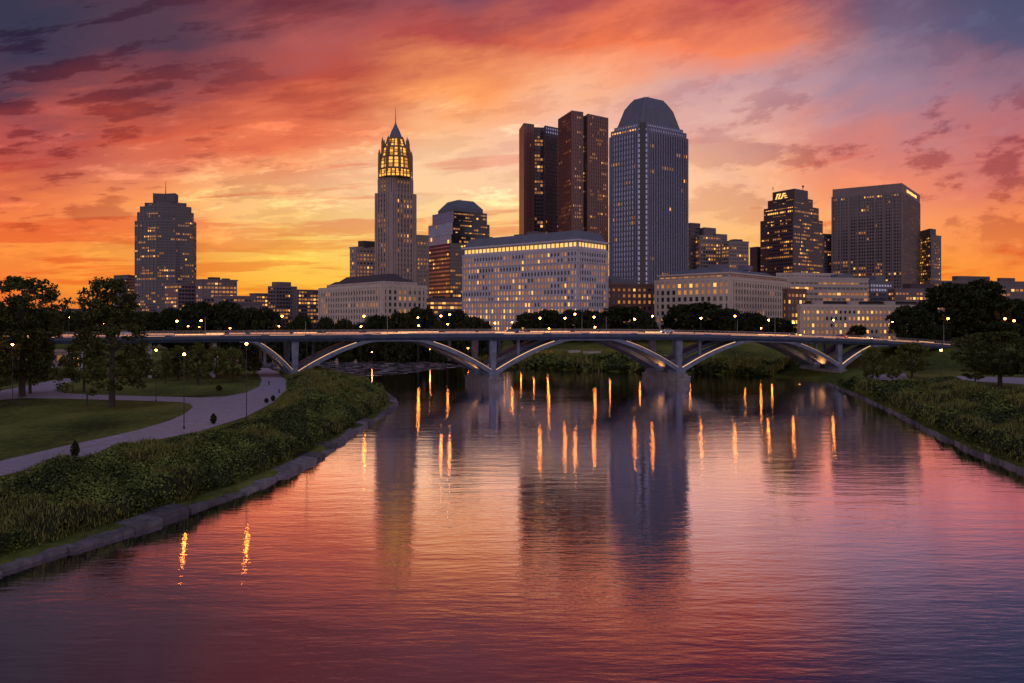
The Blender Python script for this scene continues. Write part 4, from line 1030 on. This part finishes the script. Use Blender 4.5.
# unlit poles on the bridge
for k, (px, yt) in enumerate([(205, 318), (388, 312), (583, 316), (607, 317), (776, 317), (738, 320), (943, 322), (306, 322)]):
    s = float(np.interp(px, [q for q, _ in BP], ar)); p = BPt(s, .8, Z(s)); H = ZY(yt, p.y) - p.z
    e = empty('flag_pole', p); props(e, 'bare bridge pole before %s, %s bare pole from the left' % (where(px), ['second', 'fourth', 'fifth', 'sixth', 'eighth', 'seventh', 'last', 'third'][k]), 'pole', 'bare poles on the bridge')
    mb = MB(); mb.tube([(0, 0, 0), (0, 0, H)], [.09, .05], 6); mb.build('pole', 'rail_metal', e); mb = MB(); mb.ball((0, 0, H), .12, 8, 5); mb.build('finial', 'rail_metal', e)

# ------------------------------------------------------------------ cars on the far street
def car(px, py, Y, body, rz, label, z=None):
    x = (px - 512) / FPX * Y; z = float(terrain(x, Y)) if z is None else z
    e = empty('parked_car', (x, Y, z + .02), rz); props(e, label, 'car', 'cars near the bridge ends')
    mb = MB()
    prof = [(-2.2, .35), (2.2, .35), (2.25, .75), (1.3, .92), (.75, 1.42), (-1.1, 1.45), (-1.75, .98), (-2.25, .9)]
    n = len(prof); vs = [(a, -.88 + (.12 if c > 1 else 0), c) for a, c in prof] + [(a, .88 - (.12 if c > 1 else 0), c) for a, c in prof]
    mb.add(vs, [tuple(range(n)), tuple(range(2 * n - 1, n - 1, -1))] + [((i + 1) % n, i, n + i, n + (i + 1) % n) for i in range(n)]); mb.build('body', body, e)
    mb = MB(); mb.add([(1.25, -.7, .95), (1.25, .7, .95), (.8, .68, 1.36), (.8, -.68, 1.36)], [(0, 1, 2, 3)])
    for sy in (-1, 1): mb.add([(1.1, .9 * sy, .95), (-1.5, .9 * sy, .98), (-1.05, .8 * sy, 1.36), (.7, .8 * sy, 1.36)], [(0, 1, 2, 3)])
    mb.build('side_window', 'glass_dark', e)
    for a in (-1.4, 1.4):
        for sy in (-.82, .82):
            mb = MB(); mb.tube([(a, sy - .1, .34), (a, sy + .1, .34)], [.34, .34], 12); mb.build('wheel', 'rubber', e)
    for sy in (-.6, .6):
        mb = MB(); mb.box((2.24, sy, .66), (.08, .36, .18)); mb.build('headlight', 'head_light', e)
        mb = MB(); mb.box((-2.26, sy, .78), (.08, .36, .18)); mb.build('tail_light', 'tail_light', e)
def deck_z(px, off):
    s = float(np.interp(px, [q for q, _ in BP], ar)); p = BPt(s, off, Z(s)); return p
for px, off, body, rz, lab in ((128, 13, 'car_white', 0, 'white car on the bridge seen through the big park tree'), (866, 13, 'car_red', 2.6, 'red car with lit tail lights at the right end of the bridge'), (886, 6, 'car_dark', 3.6, 'dark car driving off the right end of the bridge'),
                               (520, 6, 'car_dark', .1, 'dark car crossing the bridge before the white office block'), (690, 13, 'car_white', 3.2, 'white car crossing the bridge before the cream block')):
    p = deck_z(px, off); ppx = 512 + p.x / p.y * FPX; car(ppx, 0, p.y, body, rz, lab, p.z + .14)

# ------------------------------------------------------------------ park details
def conifer(px, py, h, w, label):
    g = GP(px, py); e = empty('conifer_shrub', g); props(e, label, 'shrub', 'small conical shrubs by the path')
    n = 900; t = RNG.random(n); an = RNG.random(n) * 6.28; r = w / 2 * np.sin(np.pi * np.clip(.12 + .88 * t, 0, 1)) ** .8 * np.sqrt(RNG.random(n))
    lobj('crown', leaf_mesh('crown', np.stack([r * np.cos(an), r * np.sin(an), .15 + t * (h - .3)], 1), .13, 'leaf_dark'), e)
    mb = MB(); mb.tube([(0, 0, -.1), (0, 0, h * .8)], [.09, .03], 6); mb.build('trunk', 'bark', e)
conifer(75, 457, 2.3, 1.15, 'dark egg-shaped shrub on the lower left edge of the main path')
conifer(213.5, 424, 2.0, 1.1, 'dark pointed shrub beside the main path between two lamps')
conifer(266.5, 403, 1.2, .9, 'left one of two small round shrubs on the path edge near the bridge')
conifer(273, 401, 1.4, 1.0, 'right one of two small round shrubs on the path edge near the bridge')
conifer(219, 391, 1.6, 1.8, 'low shrub on the small lawn left of the tallest park lamp')
def bollard(px, py, h, label, cat='bollard'):
    g = GP(px, py); e = empty('bollard', g); props(e, label, cat, 'posts by the park paths')
    mb = MB(); mb.tube([(0, 0, -.1), (0, 0, h)], [.17, .15], 10); mb.build('shaft', 'pole_metal', e); mb = MB(); mb.ball((0, 0, h), .19, 10, 6, sz=.6); mb.build('cap', 'pole_metal', e)
bollard(20.5, 406, 2.3, 'dark post at the left end of the thin path'); bollard(269, 385, 1.1, 'short bollard in the middle of the path near the bridge')
bollard(279, 393, .9, 'short bollard at the right edge of the path near the bridge'); bollard(240, 382, 1.9, 'dark post on the lawn beneath the bridge approach')
bollard(87, 404, 2.0, 'dark post under the big park tree left of its trunk')
g = GP(51, 378); e = empty('notice_board', g); props(e, 'small white notice sign on a post behind the path fork', 'sign')
mb = MB(); mb.tube([(0, 0, -.1), (0, 0, 2.6)], [.07, .07], 8); mb.build('post', 'pole_metal', e); mb = MB(); mb.box((.1, -.12, 3.0), (1.0, .06, 1.1), .3); mb.build('board', 'sign_white', e)
g = GP(232, 380); 
def bench(px, py, rz, label):
    g = GP(px, py); e = empty('park_bench', g, rz); props(e, label, 'bench')
    mb = MB(); 
    for k in range(3): mb.box((0, -.15 + .16 * k, .45), (1.8, .13, .05))
    mb.build('seat', 'bark', e); mb = MB()
    for k in range(2): mb.box((0, .28, .62 + .17 * k), (1.8, .04, .13))
    mb.build('backrest', 'bark', e)
    for sx in (-.75, .75): mb = MB(); mb.box((sx, 0, .21), (.06, .45, .44)); mb.box((sx, .28, .6), (.06, .05, .5)); mb.build('leg', 'pole_metal', e)
bench(896, 376, .3, 'dark bench beside the short pink path on the right bank')

# ------------------------------------------------------------------ far bank pavilions and walk
simple('pavilion', 'small lit orange pavilion on the far bank seen under the middle bridge arch', 'pavilion', 'terracotta', (555, 392, 557, 389, 569, 391), 350, dict(bay=2.2, fl=3, fw=.8, fh=.7, lit=.9, hot=.3, pd=.2, bd=.2), zb=3.5, parapet=.3, nsep=30)
simple('pavilion', 'low lit building beyond the path fork, under the bridge at the left', 'pavilion', 'terracotta', (52, 306, 56, 300, 82, 306), 351.5, dict(bay=2.2, fl=3.5, fw=.8, fh=.6, lit=.85, hot=.5, pd=.2, bd=.2), zb=2.5, parapet=.3, nsep=30)
for i, (px, Yq, w) in enumerate([(574, 372, 6), (592, 366, 8), (428, 440, 12), (655, 345, 14)]):
    p = PX(px, Yq); zt = float(terrain(p.x, p.y)); e = empty('retaining_wall', (p.x, p.y, zt), .15 * (i - 1)); props(e, ['short pale wall on the far bank just right of the lit pavilion', 'pale wall on the far bank left of the second midstream pier', 'pale landing wall on the far bank under the left main arch', 'long low wall on the far bank above the second midstream pier'][i], 'wall')
    mb = MB(); mb.box((0, 0, .1), (w, .5, 1.6)); mb.build('wall', 'cream_stone', e); mb = MB(); mb.box((0, 0, .98), (w + .3, .7, .16)); mb.build('coping', 'concrete', e)
# ------------------------------------------------------------------ trees
tree('park_big', 112, 278, 166, 96, 'large tall park tree with straight trunk standing on the front lawn', 'park trees')
tree('park_broad', 22, 277, 188, 92, 'tall broad tree behind the lamp at the left edge', 'park trees')
tree('park_broad', -26, 292, 176, 80, 'dark tree cut by the left picture edge', 'park trees')
tree('park_small', 30, 338, 196, 46, 'low spreading tree below the tall broad tree at the left edge', 'park trees')
tree('park_small', 84, 340, 200, 40, 'low tree left of the big park tree trunk behind the thin path', 'park trees')
tree('park_small', -8, 348, 180, 44, 'low dark tree at the left edge beneath the lamp', 'park trees')
tree('park_slim', 178, 345, 236, 26, 'small leafy tree beside the two middle park lamps', 'park trees')
tree('park_slim', 198, 342, 221, 27, 'rounded small tree on the small lawn, nearest to the middle lamps', 'park trees')
tree('park_small', 216, 347, 244, 24, 'small tree left of the pair near the bridge underside', 'park trees')
tree('park_small', 233, 348, 232, 26, 'small round tree left of the tallest park lamp', 'park trees')
tree('park_small', 140, 352, 232, 30, 'low tree right of the big park tree under the bridge deck', 'park trees')
tree('park_small', 254, 357, 262, 20, 'small tree just right of the tallest park lamp, under the deck', 'park trees')
tree('park_slim', 165, 350, 226, 14, 'thin young tree behind the lamp right of the big park tree', 'park trees')
tree('bank_broad', 1000, 331, 211, 84, 'broad tree on the right bank with trunk near the right edge', 'trees on the right bank')
tree('bank_broad', 1046, 343, 196, 60, 'dark tree cut by the right picture edge on the bank', 'trees on the right bank')
tree('park_small', 873, 347, 243, 24, 'small round tree at the bridge right end, above the bank bushes', 'trees on the right bank')
tree('park_small', 912, 343, 248, 36, 'bushy small tree left of the right bank lamp', 'trees on the right bank')
tree('park_small', 893, 356, 236, 16, 'little tree between the two bushy trees at the bridge right end', 'trees on the right bank')
tree('park_small', 975, 362, 228, 24, 'low tree at the left foot of the broad right tree', 'trees on the right bank')
tree('city_round', 948, 284, 352, 66, 'very big dark tree behind the right bridge end, left half of the mass', 'dark trees beyond the bridge')
tree('city_round', 985, 281, 362, 62, 'very big dark tree behind the right bridge end, right half of the mass', 'dark trees beyond the bridge')
tree('city_wide', 912, 306, 345, 44, 'rounded dark tree left of the very big dark tree', 'dark trees beyond the bridge')
tree('city_round', 1022, 300, 372, 50, 'dark tree behind the lamps at the right edge', 'dark trees beyond the bridge')
tree('city_wide', 936, 326, 335, 30, 'low green tree lit by lamps at the foot of the very big dark tree', 'dark trees beyond the bridge')
tree('city_wide', 1000, 322, 340, 44, 'low dark tree under the big trees at the right', 'dark trees beyond the bridge')
far = [(150, 312, 34, 'city_wide'), (172, 309, 34, 'city_wide'), (198, 303, 42, 'city_round'), (224, 302.5, 44, 'city_round'), (250, 309, 34, 'city_wide'), (268, 311, 26, 'city_oval'), (302, 316, 26, 'city_wide'),
       (325, 318, 22, 'city_wide'), (346, 320, 24, 'city_wide'), (378, 316, 32, 'city_wide'), (398, 313, 30, 'city_round'), (420, 308.5, 34, 'city_round'), (455, 311, 34, 'city_round'), (476, 318, 36, 'city_wide'),
       (527, 313, 28, 'city_round'), (546, 310, 30, 'city_round'), (572, 310, 26, 'city_round'), (592, 311, 30, 'city_wide'), (622, 306.5, 46, 'city_round'), (644, 313, 26, 'city_wide'),
       (682, 305, 36, 'city_round'), (704, 303, 44, 'city_round'), (728, 309, 34, 'city_wide'), (752, 313, 34, 'city_wide'), (778, 318, 26, 'city_wide'), (853, 325, 22, 'city_wide'), (880, 322, 26, 'city_wide'), (815, 327, 16, 'city_wide'),
       (100, 308, 40, 'city_wide'), (66, 314, 34, 'city_wide'), (128, 312, 34, 'city_wide'), (40, 308, 50, 'city_round'), (5, 306, 50, 'city_round'), (292, 324, 20, 'city_wide'), (362, 323, 20, 'city_wide'), (440, 322, 20, 'city_wide')]
for (px, yt, w, key), lab in numbered(far, lambda w, o: 'dark street tree beyond the bridge before %s%s' % (w, o)):
    tree(key, px, yt, 392 + (px * 13 % 34), w * 1.22, lab, 'dark trees beyond the bridge')

# ------------------------------------------------------------------ bank undergrowth
def pip(poly, x, y):
    ins = np.zeros(x.shape, bool); n = len(poly)
    for i in range(n):
        ax, ay = poly[i]; bx, by = poly[(i + 1) % n]
        c = ((ay > y) != (by > y)); xx = ax + (y - ay) / (by - ay if by != ay else 1e-9) * (bx - ax); ins ^= c & (x < xx)
    return ins
def mound(x, y):
    out = np.zeros(x.shape)
    for cell, hh, seed in ((4.4, 2.5, 11), (2.1, 1.2, 77)):
        xi = np.floor(x / cell).astype(int); yi = np.floor(y / cell).astype(int); best = np.zeros(x.shape)
        for i in (-1, 0, 1):
            for j in (-1, 0, 1):
                a = (xi + i + seed) % 256; b = (yi + j + seed * 3) % 256
                jx, jy, rr = _tab[a, b], _tab[b, a], _tab[(a * 7 + 5) % 256, (b * 3 + 9) % 256]
                cx, cy = (xi + i + jx) * cell, (yi + j + jy) * cell; R_ = cell * (.55 + .5 * rr)
                q = 1 - ((x - cx) ** 2 + (y - cy) ** 2) / R_ ** 2
                best = np.maximum(best, hh * (.45 + .75 * rr) * np.sqrt(np.clip(q, 0, 1)))
        out = np.maximum(out, best) if seed == 11 else out * .8 + best * .45
    return out * (.65 + .7 * vnoise(x * .09 + 50, y * .07 + 8)) + .1
def pdist(line, x, y):
    if line is None: return np.full(x.shape, 99.0)
    d = np.full(x.shape, 1e9)
    for (ax, ay), (bx, by) in zip(line[:-1], line[1:]):
        ex, ey = bx - ax, by - ay; t = np.clip(((x - ax) * ex + (y - ay) * ey) / (ex * ex + ey * ey), 0, 1); d = np.minimum(d, np.hypot(x - ax - t * ex, y - ay - t * ey))
    return d
def undergrowth(name, poly, label, dmin, dmax, n, size, hs, fade=None):
    P = np.array(poly); lo, hi = P.min(0), P.max(0)
    def keep(x, y, d): return pip(poly, x, y) & (d > dmin) & (d < dmax)
    def H(x, y, d): return terrain(x, y, d) + .25 * (1 - sstep(2.2, 4.5, d)) + hs * mound(x, y) * (sstep(dmin - .3, dmin + 1.5, d) * .85 + .15) * (.10 + .90 * sstep(0.2, 8, pdist(fade, x, y)))
    xs_ = np.arange(lo[0], hi[0], .8); ys_ = np.arange(lo[1], hi[1], .8); X, Y = np.meshgrid(xs_, ys_); D = river_sd(X, Y); k = keep(X, Y, D); Zz = H(X, Y, D) - .25
    mb = MB(); idx = -np.ones(X.shape, int); idx[k] = np.arange(k.sum()); vs = np.stack([X[k], Y[k], Zz[k]], 1)
    q = [(idx[j, i], idx[j, i + 1], idx[j + 1, i + 1], idx[j + 1, i]) for j in range(X.shape[0] - 1) for i in range(X.shape[1] - 1) if k[j, i] and k[j, i + 1] and k[j + 1, i] and k[j + 1, i + 1]]
    # leaves, denser near the camera
    m = n * 6; x = RNG.uniform(lo[0], hi[0], m); y = lo[1] + (hi[1] - lo[1]) * RNG.random(m) ** 1.5; d = river_sd(x, y); kk = keep(x, y, d); x, y, d = x[kk][:n], y[kk][:n], d[kk][:n]
    z = H(x, y, d) + RNG.normal(0, .10, len(x)) + np.where(RNG.random(len(x)) < .06, RNG.uniform(0, .5, len(x)), 0)
    low_ = (d < dmin + 2.4) & (RNG.random(len(x)) < .55); z = np.where(low_, terrain(x, y, d) + RNG.random(len(x)) * (z - terrain(x, y, d)), z)
    cen = np.stack([x, y, z], 1); nl = len(cen)
    e_ = .25; gx = (H(x + e_, y, d) - H(x - e_, y, d)) / (2 * e_); gy = (H(x, y + e_, d) - H(x, y - e_, d)) / (2 * e_)
    nn = np.stack([-gx, -gy, np.ones(nl)], 1); nn /= np.linalg.norm(nn, axis=1)[:, None]; nn = nn + RNG.normal(size=(nl, 3)) * .38
    nn /= np.linalg.norm(nn, axis=1)[:, None]
    a = np.cross(nn, RNG.normal(size=(nl, 3))); a /= np.linalg.norm(a, axis=1)[:, None]; b = np.cross(nn, a); b /= np.linalg.norm(b, axis=1)[:, None]
    sz = (size * RNG.uniform(.5, 1.4, nl) * (1 + (y - 70) / 170))[:, None]; patch = vnoise(x * .22 + 90, y * .17 + 40) + .25 * vnoise(x * .9, y * .7 + 5) + RNG.normal(0, .05, nl)
    grassy = patch > .74
    lw = np.where(grassy, .16, .42)[:, None]; up = np.array([0, 0, 1.0]); a = np.where(grassy[:, None], a * .45 + up * .9, a); a *= sz * np.where(grassy, 1.7, 1)[:, None]; b *= sz * lw
    co = np.stack([cen - a * .4, cen - b, cen + a, cen + b], 1).reshape(-1, 3)
    me = bpy.data.meshes.new(name); nv = len(vs); allv = np.concatenate([vs, co]); q = np.array(q)
    faces = np.concatenate([q, nv + np.arange(nl * 4).reshape(-1, 4)])
    me.vertices.add(len(allv)); me.vertices.foreach_set('co', allv.ravel()); me.loops.add(faces.size); me.loops.foreach_set('vertex_index', faces.ravel())
    me.polygons.add(len(faces)); me.polygons.foreach_set('loop_start', np.arange(0, faces.size, 4)); me.polygons.foreach_set('loop_total', np.full(len(faces), 4))
    for q_ in ('shaded_core', 'leaf_bush', 'leaf_weed', 'leaf_deep'): me.materials.append(MT[q_])
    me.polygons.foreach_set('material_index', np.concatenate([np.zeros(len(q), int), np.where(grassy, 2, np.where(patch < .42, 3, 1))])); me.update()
    return props(lobj(name, me), label, 'undergrowth', None, 'stuff')
inner = [GP(a, b + (0 if b < 400 else 2)).xy for a, b in ((279, 372.5), (287, 380), (288, 391), (274, 404), (247, 419), (202, 433), (142, 445), (62, 464), (0, 478), (-40, 491), (-120, 520))]
outer = [Vector(p) for p in ((-62, 40), (-50, 58), (-44, 69.3), (-38.5, 85), (-33.5, 102), (-29, 125), (-28, 145), (-27, 170), (-26, 190), (-27, 205), (-31, 222), (-41, 248), (-55, 270))]
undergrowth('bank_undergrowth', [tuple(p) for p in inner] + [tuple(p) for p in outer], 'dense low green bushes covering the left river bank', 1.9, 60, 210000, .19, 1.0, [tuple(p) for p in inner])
outr = [(106, 262), (103, 250), (96, 215), (88, 180), (82, 157), (76, 130), (74, 116), (71, 90), (78, 55)]
inr = [(105, 60), (116, 110), (121, 150), (119, 185), (115, 212), (112, 232), (108, 250)]
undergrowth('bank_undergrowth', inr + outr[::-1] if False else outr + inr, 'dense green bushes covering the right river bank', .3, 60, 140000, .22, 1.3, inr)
far_o = [(98, 300), (75, 314), (40, 329), (5, 351), (-43, 419), (-80, 470), (-70, 480), (-35, 440), (12, 366), (45, 343), (80, 328), (112, 312)]
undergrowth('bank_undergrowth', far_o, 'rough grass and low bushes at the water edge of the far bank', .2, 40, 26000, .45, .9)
